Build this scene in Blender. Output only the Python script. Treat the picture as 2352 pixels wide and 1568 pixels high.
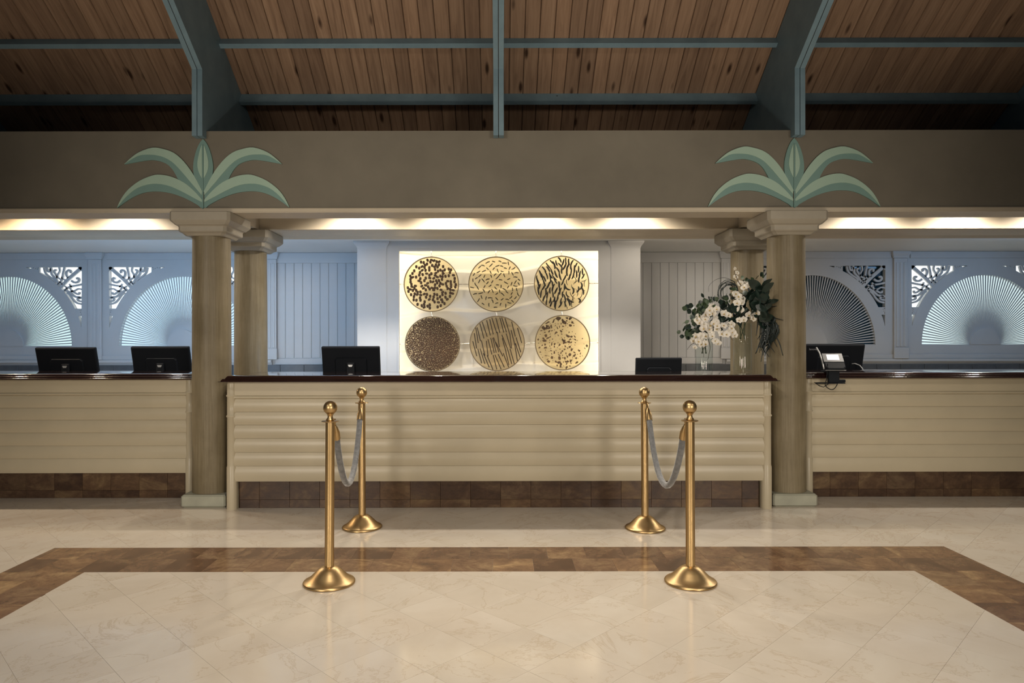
import bpy, math, random
from mathutils import Vector, Matrix
from mathutils.geometry import tessellate_polygon

PI = math.pi
scene = bpy.context.scene
COL = scene.collection
for o in list(bpy.data.objects):
    bpy.data.objects.remove(o, do_unlink=True)

# ------------------------------------------------------------------ camera
F = 1568.0          # focal length in pixels of the 2352 px wide frame
VX, VY = 1146.0, 783.0
H = 1.38
cd = bpy.data.cameras.new('camera')
cam = bpy.data.objects.new('camera', cd)
COL.objects.link(cam)
cam.location = (0, 0, H)
cam.rotation_euler = (math.radians(90), math.radians(0.10), 0)
cd.sensor_width = 36.0
cd.lens = 36.0 * F / 2352.0
cd.shift_x = (1176 - VX) / 2352.0
cd.shift_y = (VY - 784) / 2352.0
cd.clip_start = 0.05
cd.clip_end = 100
scene.camera = cam


def at(px, py, Y):
    """photo pixel seen at distance Y -> world X, Z"""
    return (px - VX) * Y / F, H - (py - VY) * Y / F


# ------------------------------------------------------------------ light
scene.view_settings.view_transform = 'Standard'
scene.view_settings.look = 'None'
scene.view_settings.exposure = 0.0
scene.view_settings.gamma = 1.0
scene.view_settings.use_curve_mapping = False

world = bpy.data.worlds.new('world')
scene.world = world
world.use_nodes = True
world.node_tree.nodes['Background'].inputs[0].default_value = (0.35, 0.48, 0.62, 1)
world.node_tree.nodes['Background'].inputs[1].default_value = 0.065


def spot(name, loc, target, power, color, angle, blend=0.6, radius=0.08):
    d = bpy.data.lights.new(name, 'SPOT')
    d.energy = power
    d.color = color
    d.spot_size = math.radians(angle)
    d.spot_blend = blend
    d.shadow_soft_size = radius
    o = bpy.data.objects.new(name, d)
    COL.objects.link(o)
    o.location = loc
    o.rotation_euler = (Vector(target) - Vector(loc)).to_track_quat('-Z', 'Y').to_euler()
    return o


def area(name, loc, target, power, color, sx, sy):
    d = bpy.data.lights.new(name, 'AREA')
    d.shape = 'RECTANGLE'
    d.size = sx
    d.size_y = sy
    d.energy = power
    d.color = color
    o = bpy.data.objects.new(name, d)
    COL.objects.link(o)
    o.location = loc
    o.rotation_euler = (Vector(target) - Vector(loc)).to_track_quat('-Z', 'Y').to_euler()
    return o


WARM = (1.0, 0.89, 0.75)
SOFT = (1.0, 0.92, 0.82)
# lobby lamps hung under the roof, in front of the desk
spot('lobby_lamp', (-0.4, 2.2, 3.6), (0.3, 3.3, 0), 125, WARM, 116, 0.55, 0.10)
spot('lobby_lamp', (0.5, 0.4, 4.6), (0.4, 2.0, 0.0), 620, WARM, 62, 1.0, 0.30)
spot('lobby_lamp', (-3.6, 0.8, 4.4), (-3.4, 3.4, 0), 120, SOFT, 84, 0.9, 0.35)
spot('lobby_lamp', (3.8, 0.8, 4.4), (3.4, 3.4, 0), 160, WARM, 84, 0.9, 0.35)
# lamps far across the lobby that light the desk front and the bulkhead at a low angle
for x in (-4.4, 4.6):
    spot('far_lobby_lamp', (x, -6.0, 2.7), (x * 0.10, 5.6, -0.9), 1500, WARM, 47, 0.55, 1.20)
# unseen spots added near floor level, standing in for floor bounce onto the roof planks
for x in (-2.0, 0.0, 2.0):
    spot('roof_bounce_fill', (x * 0.8, 1.5, 0.15), (x * 1.25, 5.6, 5.1), 250, WARM, 58, 1.0, 0.12)
# downlights in the slot between the two beams, over the desk
for i, x in enumerate((-5.34, -4.46, -3.58, -1.38, -0.50, 0.42, 1.28, 3.57, 4.47, 5.30)):
    c = (1.0, 0.76, 0.52) if x < -4 else (1.0, 0.90, 0.78)
    spot('downlight', (x, 6.30, 2.74), (x, 6.22, 0), 60, c, 150, 0.5, 0.04)
# fluorescent tubes behind the rear beam, over the staff area
area('tube_light', (-4.6, 7.26, 2.47), (-4.6, 7.9, 1.2), 12, (0.30, 0.58, 1.0), 4.0, 0.12)
area('tube_light', (-2.25, 7.26, 2.47), (-2.3, 7.9, 1.2), 4, (0.28, 0.56, 1.0), 0.9, 0.12)
area('tube_light', (2.6, 7.26, 2.47), (2.6, 7.9, 1.2), 5, (1.0, 0.86, 0.68), 2.4, 0.12)
area('tube_light', (5.6, 7.26, 2.47), (5.6, 7.9, 1.2), 9, (0.32, 0.60, 1.0), 1.6, 0.12)

# ------------------------------------------------------------------ helpers
random.seed(7)


class MB:
    def __init__(s):
        s.v, s.f, s.m = [], [], []

    def add(s, vs, fs, mi=0):
        b = len(s.v)
        s.v += [tuple(p) for p in vs]
        for f in fs:
            s.f.append(tuple(b + i for i in f))
            s.m.append(mi)
        return s

    def box(s, x0, x1, y0, y1, z0, z1, mi=0):
        vs = [(x, y, z) for z in (z0, z1) for y in (y0, y1) for x in (x0, x1)]
        return s.add(vs, [(0, 2, 3, 1), (4, 5, 7, 6), (0, 1, 5, 4), (2, 6, 7, 3), (0, 4, 6, 2), (1, 3, 7, 5)], mi)

    def cbox(s, x0, x1, y0, y1, z0, z1, c=0.004, mi=0):
        """box with chamfered edges all round (three stacked rings)"""
        rings = [(c, z0), (0, z0 + c), (0, z1 - c), (c, z1)]
        return s.rect_stack(x0, x1, y0, y1, [(-i, z) for i, z in rings], c, mi)

    def rect_stack(s, x0, x1, y0, y1, prof, c=0.0, mi=0):
        """rings of (outset, z) around a rectangle, optional corner cut c"""
        rings = []
        for o, z in prof:
            a, b, d, e = x0 - o, x1 + o, y0 - o, y1 + o
            if c:
                r = [(a + c, d), (b - c, d), (b, d + c), (b, e - c), (b - c, e), (a + c, e), (a, e - c), (a, d + c)]
            else:
                r = [(a, d), (b, d), (b, e), (a, e)]
            rings.append([(x, y, z) for x, y in r])
        return s.loft(rings, True, mi)

    def loft(s, rings, caps=True, mi=0):
        n = len(rings[0])
        vs = [p for r in rings for p in r]
        fs = []
        for k in range(len(rings) - 1):
            for i in range(n):
                j = (i + 1) % n
                fs.append((k * n + i, k * n + j, (k + 1) * n + j, (k + 1) * n + i))
        if caps:
            fs.append(tuple(reversed(range(n))))
            fs.append(tuple((len(rings) - 1) * n + i for i in range(n)))
        return s.add(vs, fs, mi)

    def lathe(s, prof, c=(0, 0, 0), n=32, mi=0, axis='z'):
        rings = []
        for r, z in prof:
            ring = []
            for i in range(n):
                a = 2 * PI * i / n
                if axis == 'z':
                    ring.append((c[0] + r * math.cos(a), c[1] + r * math.sin(a), c[2] + z))
                else:
                    ring.append((c[0] + r * math.cos(a), c[1] - z, c[2] + r * math.sin(a)))
            rings.append(ring)
        return s.loft(rings, True, mi)

    def tube(s, pts, r, n=10, mi=0):
        pts = [Vector(p) for p in pts]
        rings = []
        up = Vector((0, 0, 1))
        prev = None
        for i, p in enumerate(pts):
            t = (pts[min(i + 1, len(pts) - 1)] - pts[max(i - 1, 0)])
            if t.length < 1e-9:
                t = Vector((0, 0, 1))
            t.normalize()
            if prev is None:
                a = t.cross(up)
                if a.length < 1e-3:
                    a = t.cross(Vector((1, 0, 0)))
            else:
                a = prev - t * prev.dot(t)
            a.normalize()
            prev = a
            b = t.cross(a)
            rr = r[i] if isinstance(r, (list, tuple)) else r
            rings.append([tuple(p + (a * math.cos(2 * PI * k / n) + b * math.sin(2 * PI * k / n)) * rr) for k in range(n)])
        return s.loft(rings, True, mi)

    def xprism(s, prof, x0, x1, mi=0):
        """closed profile of (y, z) swept along x"""
        return s.loft([[(x0, y, z) for y, z in prof], [(x1, y, z) for y, z in prof]], True, mi)

    def plate(s, loops, y0, y1, mi=0):
        """polygon (x, z) with holes, thickness from y0 (front) to y1"""
        polys = [[Vector((x, z, 0)) for x, z in lp] for lp in loops]
        flat = [p for lp in loops for p in lp]
        tris = tessellate_polygon(polys)
        n = len(flat)
        vs = [(x, y0, z) for x, z in flat] + [(x, y1, z) for x, z in flat]
        fs = []
        for a, b, c in tris:
            (ax, az), (bx, bz), (cx, cz) = flat[a], flat[b], flat[c]
            if (bx - ax) * (cz - az) - (bz - az) * (cx - ax) < 0:
                b, c = c, b
            fs.append((a, b, c))
            fs.append((n + a, n + c, n + b))
        o = 0
        for lp in loops:
            m = len(lp)
            for i in range(m):
                j = (i + 1) % m
                fs.append((o + i, n + o + i, n + o + j, o + j))
            o += m
        return s.add(vs, fs, mi)

    def ball(s, c, rx, ry, rz, n=8, k=5, mi=0, rot=0.0):
        rings = []
        ca, sa = math.cos(rot), math.sin(rot)
        for j in range(1, k):
            ph = PI * j / k - PI / 2
            ring = []
            for i in range(n):
                a = 2 * PI * i / n
                x, y, z = rx * math.cos(ph) * math.cos(a), ry * math.cos(ph) * math.sin(a), rz * math.sin(ph)
                ring.append((c[0] + x * ca - z * sa, c[1] + y, c[2] + x * sa + z * ca))
            rings.append(ring)
        return s.loft(rings, True, mi)

    def mesh(s, name, mats, smooth=False, angle=40):
        me = bpy.data.meshes.new(name)
        me.from_pydata(s.v, [], s.f)
        if not isinstance(mats, (list, tuple)):
            mats = [mats]
        for m in mats:
            me.materials.append(m)
        if len(mats) > 1:
            me.polygons.foreach_set('material_index', s.m)
        me.validate()
        me.update()
        if smooth:
            me.shade_smooth()
            if angle < 180:
                me.set_sharp_from_angle(angle=math.radians(angle))
        return me


def wloc(o):
    v = Vector(o.location)
    while o.parent:
        o = o.parent
        v += Vector(o.location)
    return v


def put(name, me, parent=None, loc=(0, 0, 0)):
    """link a mesh whose origin sits at world point loc, as child of parent"""
    o = bpy.data.objects.new(name, me)
    COL.objects.link(o)
    o.location = Vector(loc)
    if parent is not None:
        o.parent = parent
        o.location = Vector(loc) - wloc(parent)
    return o


def build(name, mb, mats, parent=None, smooth=False, angle=40, center=False):
    """mesh given in world coordinates"""
    base = Vector((0, 0, 0))
    if center:
        n = len(mb.v)
        base = Vector((sum(p[0] for p in mb.v) / n, sum(p[1] for p in mb.v) / n, min(p[2] for p in mb.v)))
    elif parent is not None:
        base = wloc(parent)
    if base.length:
        mb.v = [(p[0] - base.x, p[1] - base.y, p[2] - base.z) for p in mb.v]
    return put(name, mb.mesh(name, mats, smooth, angle), parent, base)


def thing(name, label, cat, loc, group=None):
    o = bpy.data.objects.new(name, None)
    o.empty_display_size = 0.1
    COL.objects.link(o)
    o.location = loc
    return tag(o, label, cat, group)


def tag(o, label, cat, group=None):
    o['label'] = label
    o['category'] = cat
    if group:
        o['group'] = group
    return o


def struct(o, label=None):
    o['kind'] = 'structure'
    if label:
        o['label'] = label
    return o


# ------------------------------------------------------------------ materials
class NT:
    def __init__(s, name):
        s.m = bpy.data.materials.new(name)
        s.m.use_nodes = True
        s.t = s.m.node_tree
        s.b = s.t.nodes['Principled BSDF']
        s.out = s.t.nodes['Material Output']

    def n(s, kind, **kw):
        nd = s.t.nodes.new(kind)
        for k, v in kw.items():
            if k.startswith('_'):
                nd.inputs[k[1:].replace('_', ' ')].default_value = v
            else:
                setattr(nd, k, v)
        return nd

    def l(s, a, b):
        s.t.links.new(a, b)

    def coords(s, scale=(1, 1, 1), rnd=0.0):
        tc = s.n('ShaderNodeTexCoord')
        mp = s.n('ShaderNodeMapping')
        mp.inputs['Scale'].default_value = scale
        s.l(tc.outputs['Object'], mp.inputs['Vector'])
        if rnd:
            oi = s.n('ShaderNodeObjectInfo')
            ad = s.n('ShaderNodeVectorMath', operation='ADD')
            ml = s.n('ShaderNodeMath', operation='MULTIPLY')
            ml.inputs[1].default_value = rnd
            s.l(oi.outputs['Random'], ml.inputs[0])
            s.l(mp.outputs[0], ad.inputs[0])
            s.l(ml.outputs[0], ad.inputs[1])
            return ad.outputs[0]
        return mp.outputs[0]

    def noise(s, vec, scale, detail=3, rough=0.5, dist=0.0):
        nd = s.n('ShaderNodeTexNoise')
        nd.inputs['Scale'].default_value = scale
        nd.inputs['Detail'].default_value = detail
        nd.inputs['Roughness'].default_value = rough
        nd.inputs['Distortion'].default_value = dist
        s.l(vec, nd.inputs['Vector'])
        return nd.outputs['Fac']

    def ramp(s, fac, stops):
        r = s.n('ShaderNodeValToRGB')
        el = r.color_ramp.elements
        while len(el) < len(stops):
            el.new(0.5)
        for e, (p, c) in zip(el, stops):
            e.position = p
            e.color = (c[0], c[1], c[2], 1) if len(c) == 3 else c
        s.l(fac, r.inputs[0])
        return r.outputs[0]

    def mix(s, fac, a, b, mode='MIX'):
        m = s.n('ShaderNodeMix', data_type='RGBA', blend_type=mode)
        for sock, v in ((m.inputs[0], fac), (m.inputs[6], a), (m.inputs[7], b)):
            if isinstance(v, (int, float)):
                sock.default_value = v
            elif isinstance(v, tuple):
                sock.default_value = (v[0], v[1], v[2], 1)
            else:
                s.l(v, sock)
        return m.outputs[2]

    def random(s):
        return s.n('ShaderNodeObjectInfo').outputs['Random']

    def bump(s, fac, strength, dist=0.01):
        b = s.n('ShaderNodeBump')
        b.inputs['Strength'].default_value = strength
        b.inputs['Distance'].default_value = dist
        s.l(fac, b.inputs['Height'])
        s.l(b.outputs[0], s.b.inputs['Normal'])

    def base(s, col):
        if isinstance(col, tuple):
            s.b.inputs['Base Color'].default_value = (col[0], col[1], col[2], 1)
        else:
            s.l(col, s.b.inputs['Base Color'])

    def set(s, rough=0.5, metal=0.0, spec=None, coat=None, trans=None, ior=None):
        i = s.b.inputs
        if isinstance(rough, (int, float)):
            i['Roughness'].default_value = rough
        else:
            s.l(rough, i['Roughness'])
        i['Metallic'].default_value = metal
        if spec is not None:
            i['Specular IOR Level'].default_value = spec
        if coat:
            i['Coat Weight'].default_value = coat
            i['Coat Roughness'].default_value = 0.08
        if trans is not None:
            i['Transmission Weight'].default_value = trans
        if ior:
            i['IOR'].default_value = ior
        return s.m


def paint(name, col, rough=0.5, var=0.12, scale=3.0, metal=0.0, bump=0.0, spec=None, coat=None):
    t = NT(name)
    f = t.noise(t.coords(), scale, 4, 0.6)
    lo = tuple(c * (1 - var) for c in col)
    hi = tuple(min(1, c * (1 + var)) for c in col)
    t.base(t.ramp(f, [(0.3, lo), (0.7, hi)]))
    if bump:
        t.bump(t.noise(t.coords(), 60, 4), bump, 0.004)
    return t.set(rough, metal, spec, coat)


def emit(name, col, strength):
    t = NT(name)
    t.base((0.6, 0.6, 0.6))
    t.b.inputs['Emission Color'].default_value = (col[0], col[1], col[2], 1)
    t.b.inputs['Emission Strength'].default_value = strength
    return t.set(0.5)


def m_marble():
    t = NT('cream_marble')
    v = t.coords((1, 1, 1), 37.0)
    soft = t.noise(v, 1.9, 6, 0.6, 0.5)
    c = t.ramp(soft, [(0.25, (0.555, 0.49, 0.405)), (0.5, (0.61, 0.55, 0.465)), (0.75, (0.655, 0.605, 0.525))])
    vein = t.noise(v, 1.8, 8, 0.66, 0.9)
    vm = t.ramp(vein, [(0.488, (0, 0, 0)), (0.5, (1, 1, 1)), (0.512, (0, 0, 0))])
    ml = t.n('ShaderNodeMath', operation='MULTIPLY')
    ml.inputs[1].default_value = 0.34
    t.l(vm, ml.inputs[0])
    c = t.mix(ml.outputs[0], c, (0.38, 0.27, 0.15))
    tone = t.ramp(t.random(), [(0.0, (0.985, 0.98, 0.97)), (1.0, (1.01, 1.0, 0.995))])
    c = t.mix(1.0, c, tone, 'MULTIPLY')
    t.base(c)
    r = t.ramp(soft, [(0.3, (0.13, 0.13, 0.13)), (0.7, (0.09, 0.09, 0.09))])
    return t.set(r, 0, 0.5)


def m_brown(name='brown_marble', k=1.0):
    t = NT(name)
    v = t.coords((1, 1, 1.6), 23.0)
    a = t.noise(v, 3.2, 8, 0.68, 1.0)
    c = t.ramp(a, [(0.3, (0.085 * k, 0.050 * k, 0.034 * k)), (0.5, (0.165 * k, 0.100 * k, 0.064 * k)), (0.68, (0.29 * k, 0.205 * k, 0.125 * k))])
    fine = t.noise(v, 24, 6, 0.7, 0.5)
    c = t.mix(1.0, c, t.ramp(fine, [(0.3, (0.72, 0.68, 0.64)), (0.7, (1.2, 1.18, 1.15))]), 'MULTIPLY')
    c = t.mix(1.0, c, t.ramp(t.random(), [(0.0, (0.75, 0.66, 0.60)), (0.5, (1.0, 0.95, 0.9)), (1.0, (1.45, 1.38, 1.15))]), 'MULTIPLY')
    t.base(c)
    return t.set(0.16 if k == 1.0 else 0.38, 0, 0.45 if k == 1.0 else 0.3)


def m_plank():
    t = NT('pine_plank')
    v = t.coords((14, 0.9, 0.9), 41.0)
    g = t.noise(v, 2.2, 8, 0.62, 0.8)
    c = t.ramp(g, [(0.25, (0.165, 0.103, 0.066)), (0.5, (0.265, 0.172, 0.112)), (0.75, (0.34, 0.232, 0.155))])
    tone = t.ramp(t.random(), [(0.0, (0.80, 0.78, 0.78)), (0.5, (0.98, 0.97, 0.96)), (1.0, (1.14, 1.11, 1.08))])
    c = t.mix(1.0, c, tone, 'MULTIPLY')
    vk = t.coords((9, 2.6, 2.6), 19.0)
    vo = t.n('ShaderNodeTexVoronoi')
    vo.inputs['Scale'].default_value = 0.75
    t.l(vk, vo.inputs['Vector'])
    k = t.ramp(vo.outputs['Distance'], [(0.07, (1, 1, 1)), (0.16, (0, 0, 0))])
    c = t.mix(k, c, (0.045, 0.022, 0.012))
    t.base(c)
    return t.set(0.55, 0, 0.3)


def m_column():
    t = NT('tan_glazed_column')
    v = t.coords((9, 9, 0.35), 11)
    a = t.noise(v, 9.0, 8, 0.65, 0.3)
    c = t.ramp(a, [(0.25, (0.145, 0.118, 0.071)), (0.5, (0.195, 0.161, 0.102)), (0.75, (0.24, 0.205, 0.138))])
    cl = t.noise(t.coords((1, 1, 1), 5), 2.2, 5, 0.6)
    c = t.mix(1.0, c, t.ramp(cl, [(0.3, (0.78, 0.75, 0.68)), (0.6, (1.08, 1.07, 1.05))]), 'MULTIPLY')
    t.base(c)
    return t.set(0.45, 0, 0.35)


def m_beam():
    t = NT('slate_blue_paint')
    v = t.coords((1, 1, 1), 3)
    a = t.noise(v, 5, 6, 0.6)
    c = t.ramp(a, [(0.3, (0.145, 0.225, 0.270)), (0.7, (0.190, 0.285, 0.335))])
    vo = t.n('ShaderNodeTexVoronoi')
    vo.inputs['Scale'].default_value = 3.6
    t.l(v, vo.inputs['Vector'])
    k = t.ramp(vo.outputs['Distance'], [(0.03, (1, 1, 1)), (0.055, (0, 0, 0))])
    c = t.mix(k, c, (0.02, 0.026, 0.03))
    t.base(c)
    return t.set(0.5, 0, 0.35)


def m_wood_top():
    t = NT('mahogany_lacquer')
    v = t.coords((0.6, 9, 9))
    a = t.noise(v, 3, 6, 0.6, 0.6)
    t.base(t.ramp(a, [(0.3, (0.010, 0.0045, 0.004)), (0.7, (0.028, 0.011, 0.009))]))
    return t.set(0.14, 0, 0.5, coat=1.0)


def m_resin(name, tint):
    t = NT(name)
    tr = t.n('ShaderNodeBsdfTransparent')
    tr.inputs[0].default_value = (tint[0], tint[1], tint[2], 1)
    tl = t.n('ShaderNodeBsdfTranslucent')
    tl.inputs[0].default_value = (0.80, 0.68, 0.45, 1)
    gl = t.n('ShaderNodeBsdfGlossy')
    gl.inputs['Roughness'].default_value = 0.45
    m1 = t.n('ShaderNodeMixShader')
    m1.inputs[0].default_value = 0.05
    t.l(tr.outputs[0], m1.inputs[1])
    t.l(tl.outputs[0], m1.inputs[2])
    m2 = t.n('ShaderNodeMixShader')
    m2.inputs[0].default_value = 0.015
    t.l(m1.outputs[0], m2.inputs[1])
    t.l(gl.outputs[0], m2.inputs[2])
    t.l(m2.outputs[0], t.out.inputs[0])
    return t.m


def m_velvet():
    t = NT('grey_velvet')
    a = t.noise(t.coords((1, 1, 1)), 40, 4)
    t.base(t.ramp(a, [(0.3, (0.13, 0.135, 0.14)), (0.7, (0.22, 0.225, 0.23))]))
    t.b.inputs['Sheen Weight'].default_value = 0.6
    t.b.inputs['Sheen Roughness'].default_value = 0.35
    t.bump(t.noise(t.coords((1, 1, 1)), 55, 3), 0.5, 0.006)
    return t.set(0.6)


M_MARBLE, M_BROWN, M_PLANK, M_COL, M_BEAM, M_TOP = m_marble(), m_brown(), m_plank(), m_column(), m_beam(), m_wood_top()
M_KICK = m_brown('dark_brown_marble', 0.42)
M_GROUT = paint('grout', (0.60, 0.53, 0.43), 0.6)
M_FASCIA = paint('taupe_plaster', (0.172, 0.153, 0.117), 0.75, 0.10, 2.2, bump=0.05)
M_BEAMWHITE = paint('cream_beam_paint', (0.52, 0.45, 0.34), 0.55, 0.06)
M_STONE = paint('cream_capital_paint', (0.335, 0.30, 0.235), 0.55, 0.10, 4)
M_PLINTH = paint('grey_green_plinth_paint', (0.33, 0.33, 0.26), 0.5, 0.12, 5)
M_CREAM = paint('cream_gloss_paint', (0.46, 0.40, 0.285), 0.34, 0.05, 2.0, spec=0.45)
M_WHITE = paint('white_wall_paint', (0.54, 0.54, 0.535), 0.55, 0.03)
M_CEIL = paint('white_ceiling_paint', (0.70, 0.70, 0.68), 0.6, 0.02)
M_DECK = paint('dark_deck', (0.022, 0.015, 0.010), 0.8)
M_GREYTILE = paint('grey_slate_tile', (0.10, 0.105, 0.11), 0.4, 0.25, 6)
M_BRASS = paint('satin_brass', (0.53, 0.37, 0.18), 0.36, 0.06, 9, metal=1.0)
M_CHROME = paint('polished_steel', (0.72, 0.68, 0.60), 0.18, 0.03, metal=1.0)
M_VELVET = m_velvet()
M_BLACK = paint('black_plastic', (0.010, 0.012, 0.016), 0.55, 0.1, spec=0.12)
M_SILVER = paint('silver_plastic', (0.34, 0.35, 0.36), 0.35, 0.05, metal=0.4)
M_BEZEL = paint('grey_bezel', (0.13, 0.135, 0.14), 0.4)
M_LOGO = paint('silver_print', (0.35, 0.36, 0.38), 0.4)
M_SCREEN = emit('lit_monitor_screen', (0.34, 0.62, 1.0), 13.0)
M_SCREEN_DIM = emit('dim_monitor_screen', (0.75, 0.85, 1.0), 0.15)
M_PAD = emit('terminal_screen', (0.86, 0.88, 1.0), 0.55)
M_LED = emit('led_strip', (1.0, 0.85, 0.61), 17.0)
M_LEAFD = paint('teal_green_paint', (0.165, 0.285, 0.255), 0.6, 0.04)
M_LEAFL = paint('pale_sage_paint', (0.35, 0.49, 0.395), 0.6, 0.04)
M_WAVE = paint('white_wave_panel', (0.78, 0.75, 0.68), 0.5, 0.02)
M_RESIN = m_resin('amber_resin', (0.965, 0.91, 0.765))
M_RESIN2 = m_resin('smoky_resin', (0.89, 0.83, 0.71))
M_RIM = paint('dark_bronze_rim', (0.16, 0.12, 0.07), 0.4, 0.1, metal=0.7)
M_BEAN = paint('roasted_brown', (0.055, 0.022, 0.011), 0.45, 0.3, 30)
M_COFFEE = paint('coffee_grain', (0.060, 0.022, 0.009), 0.5, 0.4, 60)
M_STICK = paint('dark_stick', (0.022, 0.012, 0.010), 0.5, 0.2)
M_POD = paint('black_pod', (0.010, 0.009, 0.011), 0.4, 0.2)
M_FLAKE = paint('dried_petal_brown', (0.075, 0.040, 0.022), 0.6, 0.4, 40)
M_PETAL = paint('white_orchid_petal', (0.78, 0.74, 0.66), 0.5, 0.04, 20)
M_LIP = paint('yellow_orchid_lip', (0.50, 0.36, 0.12), 0.5)
M_LEAF1 = paint('eucalyptus_green', (0.045, 0.075, 0.035), 0.45, 0.35, 20)
M_LEAF2 = paint('deep_green_leaf', (0.014, 0.030, 0.022), 0.35, 0.3, 15)
M_BLADE = paint('blackish_green_blade', (0.010, 0.018, 0.017), 0.35, 0.2)
M_TWIG = paint('brown_twig', (0.045, 0.030, 0.018), 0.6)


def m_glass():
    t = NT('clear_vase_glass')
    tr = t.n('ShaderNodeBsdfTransparent')
    tr.inputs[0].default_value = (0.955, 0.97, 0.96, 1)
    gl = t.n('ShaderNodeBsdfGlossy')
    gl.inputs['Roughness'].default_value = 0.02
    lw = t.n('ShaderNodeLayerWeight')
    pw = t.n('ShaderNodeMath', operation='POWER')
    pw.inputs[1].default_value = 4.0
    ma = t.n('ShaderNodeMath', operation='MULTIPLY_ADD')
    ma.inputs[1].default_value = 0.45
    ma.inputs[2].default_value = 0.03
    t.l(lw.outputs['Facing'], pw.inputs[0])
    t.l(pw.outputs[0], ma.inputs[0])
    mx = t.n('ShaderNodeMixShader')
    t.l(ma.outputs[0], mx.inputs[0])
    t.l(tr.outputs[0], mx.inputs[1])
    t.l(gl.outputs[0], mx.inputs[2])
    t.l(mx.outputs[0], t.out.inputs[0])
    return t.m


M_GLASS = m_glass()

# ------------------------------------------------------------------ floor
X_IN, X_OUT = 2.486, 2.979
Y_IN, Y_OUT = 4.09, 4.575
mb = MB().box(-8, 8, -3.0, 8.7, -0.06, -0.003)
floor = struct(build('floor', mb, M_GROUT))


def clip(poly, ax, lim, keep_less):
    out = []
    n = len(poly)
    for i in range(n):
        p, q = poly[i], poly[(i + 1) % n]
        a = (p[ax] <= lim) == keep_less or p[ax] == lim
        b = (q[ax] <= lim) == keep_less or q[ax] == lim
        if a:
            out.append(p)
        if a != b:
            t = (lim - p[ax]) / (q[ax] - p[ax])
            out.append((p[0] + t * (q[0] - p[0]), p[1] + t * (q[1] - p[1])))
    return out


def clip_rect(poly, x0, x1, y0, y1):
    for ax, lim, less in ((0, x1, True), (0, x0, False), (1, y1, True), (1, y0, False)):
        if len(poly) < 3:
            return []
        poly = clip(poly, ax, lim, less)
    return poly if len(poly) >= 3 else []


def parea(p):
    return abs(sum(p[i][0] * p[(i + 1) % len(p)][1] - p[(i + 1) % len(p)][0] * p[i][1] for i in range(len(p)))) / 2


def tile_obj(polys, mat, name='tile'):
    cx = sum(p[0] for q in polys for p in q) / sum(len(q) for q in polys)
    cy = sum(p[1] for q in polys for p in q) / sum(len(q) for q in polys)
    m = MB()
    for q in polys:
        s = sum(q[i][0] * q[(i + 1) % len(q)][1] - q[(i + 1) % len(q)][0] * q[i][1] for i in range(len(q)))
        if s < 0:
            q = q[::-1]
        m.loft([[(x - cx, y - cy, -0.02) for x, y in q], [(x - cx, y - cy, 0.0) for x, y in q]])
    return put(name, m.mesh(name, mat), floor, (cx, cy, 0))


S = 0.305
regions = [(-X_IN, X_IN, -1, Y_IN), (-6.0, 6.0, Y_OUT, 6.14), (-6.0, -X_OUT, 0, Y_OUT), (X_OUT, 6.0, 0, Y_OUT)]
d = S / math.sqrt(2)
for i in range(-36, 37):
    for j in range(-36, 37):
        cx, cy = (i - j) * d + 0.12, (i + j) * d + 0.05
        if not (2.2 < cy < 6.5 and abs(cx) < 0.80 * cy + 0.45):
            continue
        e = d - 0.0007
        sq = [(cx - e, cy), (cx, cy - e), (cx + e, cy), (cx, cy + e)]
        inner = clip_rect(sq, *regions[0])
        if inner and parea(inner) > 0.0015:
            tile_obj([inner], M_MARBLE)
        outs = [q for q in (clip_rect(sq, *r) for r in regions[1:]) if q and parea(q) > 0.0008]
        if outs:
            tile_obj(outs, M_MARBLE)

# brown border, two rows of 25 cm tiles
g = 0.0005
for row in range(2):
    y0 = Y_IN + row * (Y_OUT - Y_IN) / 2
    y1 = y0 + (Y_OUT - Y_IN) / 2
    off = 0.06 if row else -0.04
    k = -13
    while True:
        x0 = k * 0.25 + off
        x1 = (k + 1) * 0.25 + off - 0.0
        k += 1
        a, b = max(x0, -X_OUT), min(x1, X_OUT)
        if k > 14:
            break
        if b - a > 0.004:
            tile_obj([[(a + g, y0 + g), (b - g, y0 + g), (b - g, y1 - g), (a + g, y1 - g)]], M_BROWN)
for side in (-1, 1):
    for row in range(2):
        w = (X_OUT - X_IN) / 2
        a = X_IN + row * w
        y = Y_IN
        n = 0
        while y > 2.3:
            yn = y - 0.25 * (1 if n or row == 0 else 0.6)
            q = [(side * (a + g), yn + g), (side * (a + w - g), yn + g), (side * (a + w - g), y - g), (side * (a + g), y - g)]
            tile_obj([q], M_BROWN)
            y = yn
            n += 1

# ------------------------------------------------------------------ roof
RC, RS = 7.954, 0.654            # roof plane: z = RC - RS*y


def rz(y):
    return RC - RS * y


mb = MB()
mb.add([(-8, 8.0, rz(8.0) + 0.045), (8, 8.0, rz(8.0) + 0.045), (8, 0, RC + 0.045), (-8, 0, RC + 0.045),
        (-8, -3.5, RC + 0.045 - 3.5 * RS), (8, -3.5, RC + 0.045 - 3.5 * RS)], [(0, 1, 2, 3), (3, 2, 5, 4)])
ceiling = struct(build('ceiling', mb, M_DECK), 'sloping pine plank roof underside')
PW = 0.130
nv = Vector((0, -0.5473, -0.8369))     # inward normal
sl = Vector((0, 0.8369, -0.5473))
m = MB()
sec = [(-PW / 2 + 0.0016, 0.0), (-PW / 2 + 0.0016, 0.013), (-PW / 2 + 0.0065, 0.020), (PW / 2 - 0.0065, 0.020), (PW / 2 - 0.0016, 0.013), (PW / 2 - 0.0016, 0.0)]
rings = []
for y in (7.7, 2.4):
    b = Vector((0, y, rz(y))) - nv * 0.020
    rings.append([tuple(Vector((x, 0, 0)) + b + nv * h) for x, h in sec])
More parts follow.
